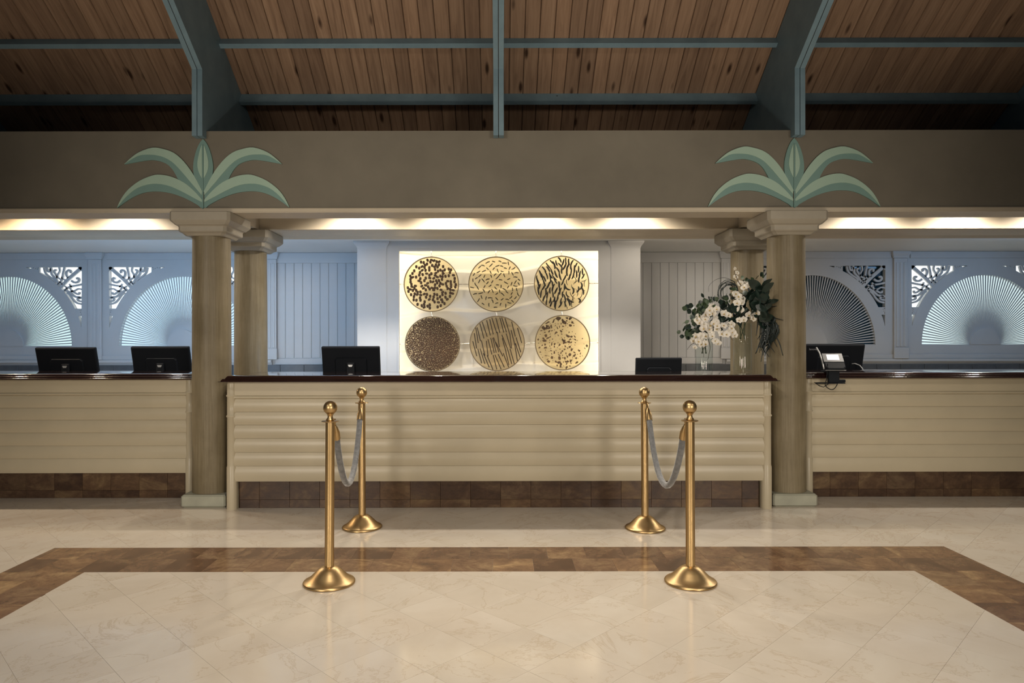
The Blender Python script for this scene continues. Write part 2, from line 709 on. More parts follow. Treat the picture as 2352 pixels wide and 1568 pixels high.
m.loft(rings)
c0 = Vector((0, 5.7, rz(5.7)))
m.v = [tuple(Vector(p) - c0) for p in m.v]
plank_me = m.mesh('plank', M_PLANK)
for i in range(-44, 45):
    put('plank', plank_me, ceiling, (i * PW + 0.035, 5.7, rz(5.7)))

# rafters (pairs of boards) and purlins
RX = (-4.96, -2.48, 0.0, 2.48, 4.96)
R_LAB = {-4.96: 'blue-grey twin-board roof rafter at the far left edge, end barely in view', -2.48: 'blue-grey twin-board roof rafter ending above the left palm ornament',
         0.0: 'blue-grey twin-board roof rafter in the middle, seen straight on', 2.48: 'blue-grey twin-board roof rafter ending above the right palm ornament',
         4.96: 'dark blue-grey rafter cut off by the right edge with white paint flecks'}
YF = 5.615


def rafter_prof(yend):
    zk = 3.62
    zb = 3.072
    pts = [(YF, zb), (5.696, zb), (5.696, 3.14), (7.35, 3.14), (7.35, rz(7.35) - 0.005), (yend, rz(yend) - 0.005), (yend, zk + (YF - yend) * 0.654), (YF, zk)]
    return pts


for x in RX:
    t = thing('roof_rafter', R_LAB[x], 'rafter', (x, YF, 3.072), 'roof rafters')
    for s in (-1, 1):
        x0, x1 = (x - 0.043, x - 0.003) if s < 0 else (x + 0.003, x + 0.043)
        mb = MB().xprism(rafter_prof(2.4), x0, x1)
        build('board', mb, M_BEAM, t)
    mb = MB().xprism([(y + (0.012 if i in (0, 7) else 0), z + 0.012 * (i in (0, 1, 2, 3))) for i, (y, z) in enumerate(rafter_prof(2.42))], x - 0.004, x + 0.004)
    build('spacer', mb, M_DECK, t)

names = ['far left rafter and left rafter', 'left rafter and middle rafter', 'middle rafter and right rafter', 'right rafter and far right rafter']
for yi, ry, hh, ww in ((0, 5.99, 0.075, 0.045), (1, 6.468, 0.105, 0.045), (2, 5.49, 0.075, 0.045)):
    for k in range(4):
        x0, x1 = RX[k] + 0.0435, RX[k + 1] - 0.0435
        b = Vector((0, ry, rz(ry))) + nv * 0.001
        q = [b, b + nv * hh, b + nv * hh + sl * ww, b + sl * ww]
        mb = MB().xprism([(p.y, p.z) for p in q][::-1], x0, x1)
        if yi == 2:
            continue
        lab = ('upper' if yi == 0 else 'lower') + ' blue-grey purlin between the ' + names[k]
        tag(build('roof_purlin', mb, M_BEAM, center=True), lab, 'purlin', 'roof purlins')

# ------------------------------------------------------------------ front bulkhead, slot, rear beam, staff ceiling
mb = MB().box(-8, 8, 5.70, 5.95, 2.46, 3.136)
wf = struct(build('wall_front', mb, M_FASCIA), 'taupe plaster bulkhead above the desk')
mb = MB().xprism([(5.682, 2.462), (5.70, 2.462), (5.70, 2.492), (5.688, 2.492), (5.682, 2.484)][::-1], -8, 8)
build('lower_moulding', mb, M_BEAMWHITE, wf)
mb = MB().box(-8, 8, 5.684, 5.955, 2.452, 2.4615)
build('soffit_board', mb, M_BEAMWHITE, wf)
mb = MB()
mb.box(-8, 8, 6.62, 7.0, 2.47, 2.86)
tb = struct(build('trim_1', mb, M_BEAMWHITE), 'cream rear beam lit by the downlights')
mb = MB().xprism([(6.606, 2.462), (6.62, 2.455), (7.0, 2.455), (7.09, 2.438), (7.09, 2.56), (6.995, 2.56), (6.995, 2.4699), (6.606, 2.4699)], -8, 8)
build('soffit_board', mb, M_BEAMWHITE, tb)
for n_, x in ((2, -2.46), (3, 2.46)):
    mb = MB().box(x - 0.14, x + 0.14, 5.9555, 6.605, 2.462, 2.86)
    struct(build('trim_%d' % n_, mb, M_BEAMWHITE), 'cream cross beam joining the front and rear beams')
mb = MB()
mb.box(-8, 8, 5.9505, 6.6195, 2.861, 2.95)
mb.box(-8, 8, 7.095, 8.8, 2.5, 2.60)
struct(build('ceiling_staff', mb, M_CEIL), 'white ceiling behind the desk')

# ------------------------------------------------------------------ walls
YB = 8.60
for nm, s in (('wall_left', -1), ('wall_right', 1)):
    mb = MB().box(min(s * 7.6, s * 7.75), max(s * 7.6, s * 7.75), 7.0, 8.8, -0.003, 2.5)
    struct(build(nm, mb, M_WHITE))

mb = MB().box(-7.6, 7.6, YB + 0.20, YB + 0.28, 0, 2.499)
mb.box(-7.6, 7.6, YB + 0.0, YB + 0.199, 0, 1.085)
mb.box(-2.86, -1.4, YB + 0.03, YB + 0.199, 1.086, 2.499)
mb.box(1.4, 2.86, YB + 0.03, YB + 0.199, 1.086, 2.499)
wb = struct(build('wall_back', mb, M_WHITE), 'white back wall of the staff area')
bw = 0.1095
m = MB()
sec = [(-bw / 2 + 0.0015, 0.0), (-bw / 2 + 0.0015, -0.010), (-bw / 2 + 0.006, -0.014), (bw / 2 - 0.006, -0.014), (bw / 2 - 0.0015, -0.010), (bw / 2 - 0.0015, 0.0)]
m.loft([[(x, y, 1.17) for x, y in sec], [(x, y, 2.365) for x, y in sec]])
bead_me = m.mesh('plank', M_WHITE)
for s in (-1, 1):
    for k in range(11):
        x = s * (1.60 + bw * (k + 0.5))
        if abs(x) + bw / 2 < 2.83:
            put('plank', bead_me, wb, (x, YB + 0.0295, 0))
    mb = MB()
    x0, x1 = (1.59, 2.82) if s > 0 else (-2.82, -1.59)
    mb.cbox(x0, x1, YB + 0.005, YB + 0.0295, 2.366, 2.498, 0.004)
    build('top_rail', mb, M_WHITE, wb)
    mb = MB().cbox(x0, x1, YB + 0.005, YB + 0.0295, 1.088, 1.168, 0.004)
    build('bottom_rail', mb, M_WHITE, wb)
# row of dark tiles behind the worktop
m = MB().cbox(-0.148, 0.148, 0, 0.018, 0, 0.16, 0.002)
tile_me = m.mesh('tile', M_GREYTILE)
for k in range(-24, 25):
    x = k * 0.30 + 0.1
    if abs(x) > 1.74:
        put('tile', tile_me, wb, (x, YB - 0.0185, 0.925))

# fanlight window panels
PXM = F / YB
CORNER = (0.927, 2.3235)
AZ = 1.325
ORX, ORZ = 0.945, 1.02
FRX, FRZ = 0.80, 0.877


def ell(rx, rzz, t0, t1, n):
    return [(rx * math.cos(t0 + (t1 - t0) * i / n), AZ + rzz * math.sin(t0 + (t1 - t0) * i / n)) for i in range(n + 1)]


ta = math.acos(0.921 / ORX)
tb_ = math.asin((2.318 - AZ) / ORZ)
span_loop = ell(ORX, ORZ, ta, tb_, 26)
span_loop = [(min(x, 0.927), min(z, 2.3235)) for x, z in span_loop] + [CORNER]
fan_loop = ell(FRX, FRZ, 0.0, PI, 48)


def ribbon(mb, pts, w, y0, y1, sx, cx):
    """flat bar along a polyline in the (x, z) plane"""
    L, R = [], []
    n = len(pts)
    for i, p in enumerate(pts):
        a, b = pts[max(i - 1, 0)], pts[min(i + 1, n - 1)]
        dx, dz = b[0] - a[0], b[1] - a[1]
        ln = math.hypot(dx, dz) or 1
        ww = w[i] if isinstance(w, (list, tuple)) else w
        ox, oz = -dz / ln * ww / 2, dx / ln * ww / 2
        L.append((p[0] + ox, p[1] + oz))
        R.append((p[0] - ox, p[1] - oz))
    rings = [[(cx + sx * l[0], y0, l[1]), (cx + sx * r[0], y0, r[1]), (cx + sx * r[0], y1, r[1]), (cx + sx * l[0], y1, l[1])] for l, r in zip(L, R)]
    if sx < 0:
        rings = rings[::-1]
    mb.loft(rings)


def smooth_line(pts, n=4):
    out = []
    P = [pts[0]] + list(pts) + [pts[-1]]
    for i in range(1, len(P) - 2):
        p0, p1, p2, p3 = P[i - 1], P[i], P[i + 1], P[i + 2]
        for k in range(n):
            t = k / n
            out.append(tuple(0.5 * ((2 * p1[c]) + (-p0[c] + p2[c]) * t + (2 * p0[c] - 5 * p1[c] + 4 * p2[c] - p3[c]) * t * t + (-p0[c] + 3 * p1[c] - 3 * p2[c] + p3[c]) * t ** 3) for c in (0, 1)))
    out.append(tuple(pts[-1]))
    return out


# strokes of the scroll work, drawn from the corner of the panel (right/down in 1/1000 m steps)
SC = 7.345e-4
strokes = [
    ([(5, 5), (130, 112), (230, 198), (320, 290), (392, 368)], 44),
    ([(240, 190), (272, 142), (268, 84), (232, 56), (197, 72), (208, 104)], 27),
    ([(306, 4), (328, 100), (345, 195), (382, 268), (440, 335)], 25),
    ([(420, 180), (448, 142), (480, 88), (474, 56), (444, 52)], 24),
    ([(548, 4), (532, 62), (526, 124), (470, 188), (428, 250), (410, 300)], 27),
    ([(612, 4), (598, 66), (568, 82), (546, 56), (556, 30)], 25),
    ([(658, 12), (632, 102), (562, 168), (500, 208), (452, 262)], 24),
    ([(372, 212), (412, 190), (446, 190)], 20),
    ([(300, 222), (338, 200), (352, 170)], 18),
    ([(340, 300), (372, 262), (396, 262)], 18),
    ([(398, 4), (388, 70), (420, 130), (432, 190)], 20),
]
fret = []
for pts, w in strokes:
    a = [(CORNER[0] - x * SC, CORNER[1] - y * SC) for x, y in smooth_line(pts)]
    b = [(CORNER[0] - y * SC, CORNER[1] - x * SC * 0.97) for x, y in smooth_line(pts)]
    fret.append((a, w * SC * 1.25))
    if w != 44:
        fret.append((b, w * SC * 1.25))

pane_lit = {}
for key, cs, fs in (('a', ((0.95, 1.0, 0.97), 1.15), ((0.66, 0.90, 0.86), 0.80)),
                    ('b', ((0.90, 0.97, 1.0), 1.15), ((0.60, 0.86, 0.98), 0.80)),
                    ('d', ((0.95, 1.0, 0.98), 1.15), ((0.74, 0.93, 0.91), 0.82))):
    pane_lit[key] = (emit('lit_spandrel_pane_' + key, *cs), emit('lit_fan_pane_' + key, *fs))
M_NIGHT = NT('dark_night_pane')
M_NIGHT.base((0.012, 0.042, 0.068))
M_NIGHT = M_NIGHT.set(0.15, 0, 0.4)
pane_lit['c'] = (M_NIGHT, M_NIGHT)

slat_cache = []
for k in range(76):
    th = PI * k / 75
    rx0, rz0 = 0.17, 0.19
    p0 = Vector((rx0 * math.cos(th), 0, rz0 * math.sin(th)))
    p1 = Vector(((FRX + 0.008) * math.cos(th), 0, (FRZ + 0.008) * math.sin(th)))
    dd = (p1 - p0).normalized()
    nn = Vector((-dd.z, 0, dd.x))
    m = MB()
    r = []
    for p, w in ((p0, 0.0042), (p1, 0.0074)):
        r.append([tuple(p + nn * w + Vector((0, yy, 0))) for yy in (0, 0.007)] + [tuple(p - nn * w + Vector((0, yy, 0))) for yy in (0.007, 0)])
    m.loft(r)
    slat_cache.append(m.mesh('slat', M_WHITE))


def window(n, cx, key, label, x0, x1):
    y0, y1 = YB, YB + 0.045
    loops = [[(x0, 1.086), (x1, 1.086), (x1, 2.499), (x0, 2.499)],
             [(cx + x, z) for x, z in fan_loop],
             [(cx + x, z) for x, z in span_loop],
             [(cx - x, z) for x, z in span_loop][::-1]]
    mb = MB().plate(loops, y0, y1)
    w = struct(build('window_%d' % n, mb, M_WHITE), label)
    for s in (-1, 1):
        mb = MB()
        for pts, wd in fret:
            ribbon(mb, pts, wd, y0 + 0.004, y0 + 0.030, s, cx)
        # solid corner and tapering ends of the fret panel
        cp = [(0.927, 2.3235), (0.927 - 0.06, 2.3235), (0.927, 2.3235 - 0.06)]
        mb.plate([[(cx + s * x, z) for x, z in cp]], y0 + 0.004, y0 + 0.030)
        # plates with small pierced dots where the panel runs out
        def archz(x):
            return AZ + ORZ * math.sqrt(max(0, 1 - (x / ORX) ** 2))

        def archx(z):
            return ORX * math.sqrt(max(0, 1 - ((z - AZ) / ORZ) ** 2))

        xa, xb = 0.927 - 0.64, 0.927 - 0.535
        lp = [(xa, archz(xa) - 0.002), (xa * 0.5 + xb * 0.5, archz((xa + xb) / 2) - 0.002), (xb, archz(xb) - 0.002), (xb, 2.3235), (xa, 2.3235)]
        dots = [[(dx + 0.008 * math.cos(a), dz + 0.006 * math.sin(a)) for a in (0, PI / 2, PI, 3 * PI / 2)] for dx, dz in ((xb - 0.018, 2.312), (xb - 0.028, 2.294), (xb - 0.050, 2.302), (xb - 0.075, 2.311))]
        mb.plate([[(cx + s * x, z) for x, z in q] for q in [lp] + dots], y0 + 0.004, y0 + 0.030)
        za, zb2 = 2.3235 - 0.62, 2.3235 - 0.525
        lp = [(archx(za) - 0.002, za), (0.927, za), (0.927, zb2), (archx(zb2) - 0.002, zb2), (archx((za + zb2) / 2) - 0.002, (za + zb2) / 2)]
        dots = [[(dx + 0.006 * math.cos(a), dz + 0.008 * math.sin(a)) for a in (0, PI / 2, PI, 3 * PI / 2)] for dx, dz in ((0.916, zb2 - 0.018), (0.900, zb2 - 0.026), (0.908, zb2 - 0.048), (0.916, zb2 - 0.072))]
        mb.plate([[(cx + s * x, z) for x, z in q] for q in [lp] + dots], y0 + 0.004, y0 + 0.030)
        build('fretwork', mb, M_WHITE, w)
        # raised bead around the arch
    rim = ell(ORX + 0.004, ORZ + 0.004, ta * 1.1, PI - ta * 1.1, 60)
    rim = [(x, z) for x, z in rim]
    hub = [(0.19 * math.cos(PI * i / 24), AZ + 0.21 * math.sin(PI * i / 24)) for i in range(25)]
    mb = MB().plate([[(cx + x, z) for x, z in hub]], y0 - 0.006, y0 + 0.03)
    build('fan_hub', mb, M_WHITE, w)
    for me in slat_cache:
        put('slat', me, w, (cx, y0 + 0.012, AZ))
    sp, fp = pane_lit[key]
    mb = MB().plate([[(cx + x, z) for x, z in fan_loop]], y0 + 0.060, y0 + 0.064)
    build('fan_pane', mb, fp, w)
    for s in (-1, 1):
        mb = MB().plate([[(cx + s * x, z) for x, z in span_loop][::s]], y0 + 0.060, y0 + 0.064)
        build('spandrel_pane', mb, sp, w)
    # rails
    mb = MB().cbox(x0 + 0.12, x1 - 0.12, y0 - 0.012, y0 - 0.0005, 2.415, 2.498, 0.003)
    build('top_rail', mb, M_WHITE, w)
    mb = MB().cbox(x0, x1, y0 - 0.030, y0 - 0.0005, 1.115, 1.150, 0.004)
    mb.cbox(x0, x1, y0 - 0.016, y0 - 0.0005, 1.1505, 1.205, 0.004)
    build('sill_rail', mb, M_WHITE, w)
    return w


MID = 5.06
window(1, -1127 / PXM, 'a', 'leftmost arched fanlight panel, pale green light behind its slats', -7.25, -MID)
window(2, -727 / PXM, 'b', 'arched fanlight panel behind the left columns, pale blue light behind its slats', -MID, -2.861)
window(3, 719 / PXM, 'c', 'arched fanlight panel beside the right column, dark behind its slats', 2.861, MID)
window(4, 1117 / PXM, 'd', 'rightmost arched fanlight panel, white light behind its slats', MID, 7.25)
PIL = {-5.08: 'white fluted pilaster between the two lit left fanlights', 5.05: 'white fluted pilaster between the dark and the lit right fanlights',
       -2.88: 'white pilaster between the left fanlight and the plank wall', 2.88: 'white pilaster between the dark fanlight and the plank wall'}
for x, lab in PIL.items():
    t = thing('wall_pilaster', lab, 'pilaster', (x, YB - 0.03, 1.152), 'wall pilasters')
    mb = MB().cbox(x - 0.085, x + 0.085, YB - 0.028, YB - 0.0005 - 0.012, 1.206, 2.414, 0.004)
    build('shaft', mb, M_WHITE, t)
    for dx in (-0.048, 0, 0.048):
        mb = MB().cbox(x + dx - 0.014, x + dx + 0.014, YB - 0.035, YB - 0.0282, 1.30, 2.36, 0.003)
        build('reed', mb, M_WHITE, t)
    mb = MB().rect_stack(x - 0.095, x + 0.095, YB - 0.036, YB - 0.013, [(0, 2.4145), (0.004, 2.44), (0.016, 2.47), (0.016, 2.498)])
    build('cap', mb, M_WHITE, t)
    mb = MB().cbox(x - 0.095, x + 0.095, YB - 0.042, YB - 0.031, 1.152, 1.29, 0.004)
    build('foot', mb, M_WHITE, t)

# ------------------------------------------------------------------ chimney breast with the lit niche
YN = 7.64
mb = MB()
mb.box(-1.585, -1.257, YN, 8.6, 0, 2.499)
mb.box(1.257, 1.585, YN, 8.6, 0, 2.499)
mb.box(-1.2565, 1.2565, YN + 0.03, 8.6, 2.43, 2.499)
mb.box(-1.2565, 1.2565, YN + 0.03, 8.6, 0, 0.90)
mb.box(-1.2565, 1.2565, YN + 0.31, 8.6, 0.901, 2.4299)
wc = struct(build('wall_center', mb, M_WHITE), 'white wall bay holding the lit art niche')
fr = [(1.116, 0.14)]
mb = MB().plate([[(-1.2565, 0.9), (-1.116, 0.9), (-1.116, 2.389), (1.116, 2.389), (1.116, 0.9), (1.2565, 0.9), (1.2565, 2.499), (-1.2565, 2.499)]], YN + 0.005, YN + 0.028)
build('niche_frame', mb, M_WHITE, wc)
mb = MB().plate([[(-1.135, 0.9), (-1.116, 0.9), (-1.116, 2.389), (1.116, 2.389), (1.116, 0.9), (1.135, 0.9), (1.135, 2.408), (-1.135, 2.408)]], YN - 0.006, YN + 0.0045)
build('frame_bead', mb, M_WHITE, wc)
for s in (-1, 1):
    a, b = (1.257, 1.585) if s > 0 else (-1.585, -1.257)
    mb = MB().rect_stack(a, b, YN - 0.002, YN + 0.1, [(0, 2.415), (0.004, 2.43), (0.012, 2.445), (0.032, 2.472), (0.036, 2.478), (0.036, 2.4985)])
    build('capital', mb, M_WHITE, wc)
# carved wave panel
nx, nz = 220, 200
vs, fs = [], []
X0, X1, Z0, Z1 = -1.25, 1.25, 0.905, 2.4295
for j in range(nz + 1):
    for i in range(nx + 1):
        x = X0 + (X1 - X0) * i / nx
        z = Z0 + (Z1 - Z0) * j / nz
        ph = z / 0.225 - 0.40 * math.tanh(1.7 * (x - 0.15)) - 0.15 * math.sin(2.7 * x + 2.1 * z) + 0.07 * math.sin(5.3 * x - 3.0 * z + 1.0) + 0.15 * math.sin(0.9 * z * 6.28 + x)
        fr_ = ph - math.floor(ph)
        dpt = 0.046 * (fr_ / 0.86) ** 1.3 if fr_ < 0.86 else 0.046 * (1 - fr_) / 0.14
        vs.append((x, YN + 0.305 - dpt, z))
for j in range(nz):
    for i in range(nx):
        a = j * (nx + 1) + i
        fs.append((a, a + 1, a + nx + 2, a + nx + 1))
mb = MB().add(vs, fs)
build('wave_panel', mb, M_WAVE, wc, True, 180)
for nm, (a, b, c, e) in (('l', (-1.235, -1.205, 0.905, 2.40)), ('r', (1.205, 1.235, 0.905, 2.40)), ('t', (-1.20, 1.20, 2.40, 2.425))):
    mb = MB().box(a, b, YN + 0.035, YN + 0.05, c, e)
    build('light_strip', mb, M_LED, wc)

# round resin panels on steel rods
YD = 7.71
RD = 62.5 * YD / F
DC = [at(991, 652.5, YD), at(1139.5, 652.5, YD), at(1290, 651, YD), at(993.5, 789.5, YD), at(1142, 788.5, YD), at(1292, 787, YD)]
DL = ['round amber panel scattered with brown beans', 'round amber panel with short dark twigs at all angles', 'round amber panel covered with black curled pods',
      'round panel packed with coffee-brown grains', 'round smoky panel with long slanting dark sticks', 'round amber panel with brown dried petals']
art = thing('disc_wall_art', 'six round translucent panels linked by thin steel rods in the lit niche', 'wall art', (0, YD, DC[3][1] - RD))
discs = []
for k, (cx, cz) in enumerate(DC):
    mb = MB().lathe([(RD - 0.004, -0.011), (RD - 0.004, 0.011)], (cx, YD, cz), 56, axis='y')
    o = build('disc', mb, M_RESIN2 if k == 4 else M_RESIN, art, True, 30)
    o['label'] = DL[k]
    mb = MB()
    rings = []
    for i in range(64):
        a = 2 * PI * i / 64
        rings.append([(cx + (RD + q) * math.cos(a), YD + y, cz + (RD + q) * math.sin(a)) for q, y in ((-0.005, -0.014), (0.005, -0.014), (0.005, 0.014), (-0.005, 0.014))])
    rings.append(rings[0])
    mb.loft(rings, False)
    build('rim', mb, M_RIM, o, True, 40)
    discs.append(o)


def rod(p, q, r=0.0055):
    mb = MB().tube([(p[0], YD, p[1]), (q[0], YD, q[1])], r, 10)
    build('rod', mb, M_CHROME, art, True)


E = RD + 0.004
for k in range(3):
    rod((DC[k][0], DC[k][1] + E), (DC[k][0], 2.4295), 0.007)
    rod((DC[k][0], DC[k][1] - E), (DC[k + 3][0], DC[k + 3][1] + E), 0.007)
    mb = MB().lathe([(0.017, 0), (0.017, 0.006), (0.010, 0.012)], (DC[k][0], YD, DC[k][1] + E + 0.0), 16)
    build('rod_collar', mb, M_CHROME, art, True)
for r0 in (0, 3):
    rod((-1.2565, DC[r0][1]), (DC[r0][0] - E, DC[r0][1]))
    rod((DC[r0][0] + E, DC[r0][1]), (DC[r0 + 1][0] - E, DC[r0 + 1][1]))
    rod((DC[r0 + 1][0] + E, DC[r0 + 1][1]), (DC[r0 + 2][0] - E, DC[r0 + 2][1]))
    rod((DC[r0 + 2][0] + E, DC[r0 + 2][1]), (1.2565, DC[r0 + 2][1]))

rng = random.Random(11)


def scatter(n, rmin, R, tries=60):
    out = []
    for _ in range(n * tries):
        a, r = rng.uniform(0, 2 * PI), R * math.sqrt(rng.random())
        p = (r * math.cos(a), r * math.sin(a))
        if all((p[0] - q[0]) ** 2 + (p[1] - q[1]) ** 2 > rmin * rmin for q in out):
            out.append(p)
            if len(out) >= n:
                break
    return out


# beans
bean_me = [MB().ball((0, 0, 0), 0.0195, 0.007, 0.0162, 8, 5, rot=rng.uniform(0, PI)).mesh('bean', M_BEAN, True, 180) for _ in range(8)]
for p in scatter(150, 0.026, RD * 0.90):
    put('bean', rng.choice(bean_me), discs[0], (DC[0][0] + p[0], YD, DC[0][1] + p[1]))
# twigs
for p in scatter(88, 0.043, RD * 0.89):
    a = rng.uniform(0, PI)
    L = rng.uniform(0.017, 0.028)
    k = rng.uniform(-0.5, 0.5)
    q = [(p[0] - L * math.cos(a), p[1] - L * math.sin(a)), p, (p[0] + L * math.cos(a + k), p[1] + L * math.sin(a + k))]
    mb = MB().tube([(DC[1][0] + x, YD, DC[1][1] + z) for x, z in q], [0.0042, 0.0066, 0.0055], 6)
    build('twig', mb, M_STICK, discs[1], True)
# pods
for p in scatter(105, 0.041, RD * 0.90):
    r = math.hypot(*p)
    right = p[0] > 0.04 and p[1] < 0.05
    a = PI / 2 + (0.45 if p[0] < 0 else -0.25) * (1 if p[1] > 0 else -0.4) + rng.uniform(-0.35, 0.35)
    L = rng.uniform(0.034, 0.052)
    if right:
        a += rng.uniform(-0.7, 0.7)
    bend = rng.uniform(-0.9, 0.9) if not right else rng.choice((-1, 1)) * rng.uniform(0.8, 2.2)
    pts = []
    x, z, ang = p[0] - L * math.cos(a), p[1] - L * math.sin(a), a - bend / 2
    for i in range(8):
        pts.append((x, z))
        x += 2 * L / 7 * math.cos(ang)
        z += 2 * L / 7 * math.sin(ang)
        ang += bend / 7
    pts = [(u * min(1, RD * 0.95 / (math.hypot(u, v) + 1e-6)), v * min(1, RD * 0.95 / (math.hypot(u, v) + 1e-6))) for u, v in pts]
    w = rng.uniform(0.0085, 0.0115) if not (right and rng.random() < 0.6) else 0.0042
    mb = MB().tube([(DC[2][0] + u, YD, DC[2][1] + v) for u, v in pts], [w * 0.4, w * 0.8, w, w, w, w * 0.9, w * 0.75, w * 0.35], 6)
    build('pod', mb, M_POD, discs[2], True)
# coffee grains: far too many to count, one part
mb = MB()
hx = 0.0128
for j in range(-30, 31):
    for i in range(-28, 29):
        p = ((i + 0.5 * (j % 2)) * hx + rng.uniform(-0.003, 0.003), j * hx * 0.87 + rng.uniform(-0.003, 0.003))
        if math.hypot(*p) < RD * 0.975 and rng.random() > 0.03:
            mb.ball((DC[3][0] + p[0], YD + rng.uniform(-0.003, 0.003), DC[3][1] + p[1]), 0.0090, 0.004, 0.0068, 6, 4, rot=rng.uniform(0, PI))
o = build('coffee_grains', mb, M_COFFEE, discs[3], True, 180)
o['kind'] = 'stuff'
# sticks, traced row by row
st = [(215, 510, 275, 905), (255, 370, 318, 765), (290, 360, 375, 715), (360, 260, 465, 645), (420, 215, 550, 605), (535, 175, 628, 570), (612, 150, 705, 540), (668, 115, 795, 510),
      (770, 110, 875, 505), (875, 105, 975, 495), (920, 105, 1045, 490), (1005, 125, 1128, 530), (1178, 215, 1270, 600), (1328, 375, 1435, 765), (175, 715, 278, 1100), (305, 905, 405, 1285),
      (365, 905, 485, 1300), (398, 695, 490, 1090), (525, 705, 570, 1110), (570, 665, 668, 1060), (640, 630, 728, 1020), (690, 630, 780, 1015), (712, 620, 850, 1000), (770, 745, 950, 1105), (808, 480, 860, 870),
      (922, 550, 1070, 915), (935, 640, 1035, 1000), (1038, 520, 1150, 905), (1130, 520, 1175, 905), (1162, 430, 1262, 820), (1290, 620, 1412, 1005), (1255, 800, 1325, 1225), (1270, 770, 1395, 1135),
      (1135, 915, 1245, 1300), (1070, 920, 1178, 1300), (1030, 1000, 1105, 1330), (960, 1025, 1100, 1390), (825, 1045, 988, 1390), (745, 1065, 905, 1440), (700, 1070, 795, 1445), (545, 1080, 695, 1450), (445, 1025, 600, 1390)]
q = YD / F / 11.2
for a, b, c, e in st:
    mb = MB().tube([(DC[4][0] + (a - 805) * q, YD, DC[4][1] - (b - 775) * q), (DC[4][0] + (c - 805) * q, YD, DC[4][1] - (e - 775) * q)], 0.0056, 6)
    build('stick', mb, M_STICK, discs[4], True)
# dried petals
for p in scatter(190, 0.026, RD * 0.93):
    if p[0] > 0.12 and rng.random() < 0.5:
        continue
    n = rng.randint(5, 8)
    r = rng.uniform(0.012, 0.028) * (1.0 if rng.random() < 0.6 else 0.4)
    a0 = rng.uniform(0, 6.28)
    st_ = rng.uniform(0.4, 1.0)
    lp = []
    for i in range(n):
        a = 2 * PI * i / n
        rr = r * rng.uniform(0.30, 1.35)
        u, v = rr * math.cos(a), rr * math.sin(a) * st_
        lp.append((DC[5][0] + p[0] + u * math.cos(a0) - v * math.sin(a0), DC[5][1] + p[1] + u * math.sin(a0) + v * math.cos(a0)))
    mb = MB().plate([lp], YD - 0.002, YD + 0.002)
    build('petal', mb, M_FLAKE, discs[5])

# ------------------------------------------------------------------ columns
RCOL = 0.157


def column(x, y, label):
    t = thing('column', label, 'column', (x, y, 0), 'tan columns')
    mb = MB().cbox(x - 0.186, x + 0.186, y - 0.186, y + 0.186, 0.0, 0.105, 0.014)
    build('plinth', mb, M_PLINTH, t)
    prof = [(RCOL, 0.1055), (RCOL + 0.001, 0.9), (RCOL - 0.001, 1.8), (RCOL - 0.004, 2.262)]
    mb = MB().lathe(prof, (x, y, 0), 48)
    build('shaft', mb, M_COL, t, True, 40)
    h = 0.25
    prof = [(-0.092, 2.2625), (-0.075, 2.280), (-0.055, 2.292), (-0.050, 2.300), (-0.050, 2.330), (-0.046, 2.338), (-0.030, 2.346), (-0.006, 2.372), (0.0, 2.380), (0.0, 2.444), (-0.004, 2.4515)]
    mb = MB().rect_stack(x - h, x + h, y - h, y + h, prof, 0.022)
    build('capital', mb, M_STONE, t)
    return t


column(-2.46, 5.85, 'front tan column at the left of the central desk')
column(2.46, 5.85, 'front tan column at the right of the central desk')
column(-2.46, 6.77, 'rear tan column behind the left end of the central desk')
column(2.46, 6.77, 'rear tan column behind the vases of orchids')

# ------------------------------------------------------------------ palm ornaments
up_out = [(-181, 376), (-166, 362), (-146, 348), (-116, 338), (-92, 341), (-67, 350), (-44, 370), (-22, 400), (-2, 438)]
up_mid = [(-150, 357), (-122, 354), (-96, 358), (-72, 370), (-50, 392), (-28, 418), (-3, 447)]
up_low = [(-130, 367), (-108, 367), (-86, 374), (-72, 386), (-62, 402), (-56, 412), (-30, 430), (-3, 458)]
lo_out = [(-198, 476), (-188, 455), (-172, 434), (-146, 414), (-117, 402), (-98, 400), (-72, 405), (-44, 418), (-22, 436), (-2, 458)]
lo_mid = [(-176, 450), (-150, 430), (-118, 421), (-84, 424), (-52, 437), (-24, 452), (-3, 463)]
lo_low = [(-170, 456), (-140, 442), (-110, 438), (-76, 442), (-42, 454), (-14, 469), (-6, 476), (0, 478)]
ce_out = [(0, 318), (-8, 328), (-16, 346), (-22, 372), (-22, 396), (-15, 418), (0, 442)]
ce_mid = [(-2, 331), (-7, 345), (-12, 368), (-12, 384), (-8, 398), (-2, 409)]


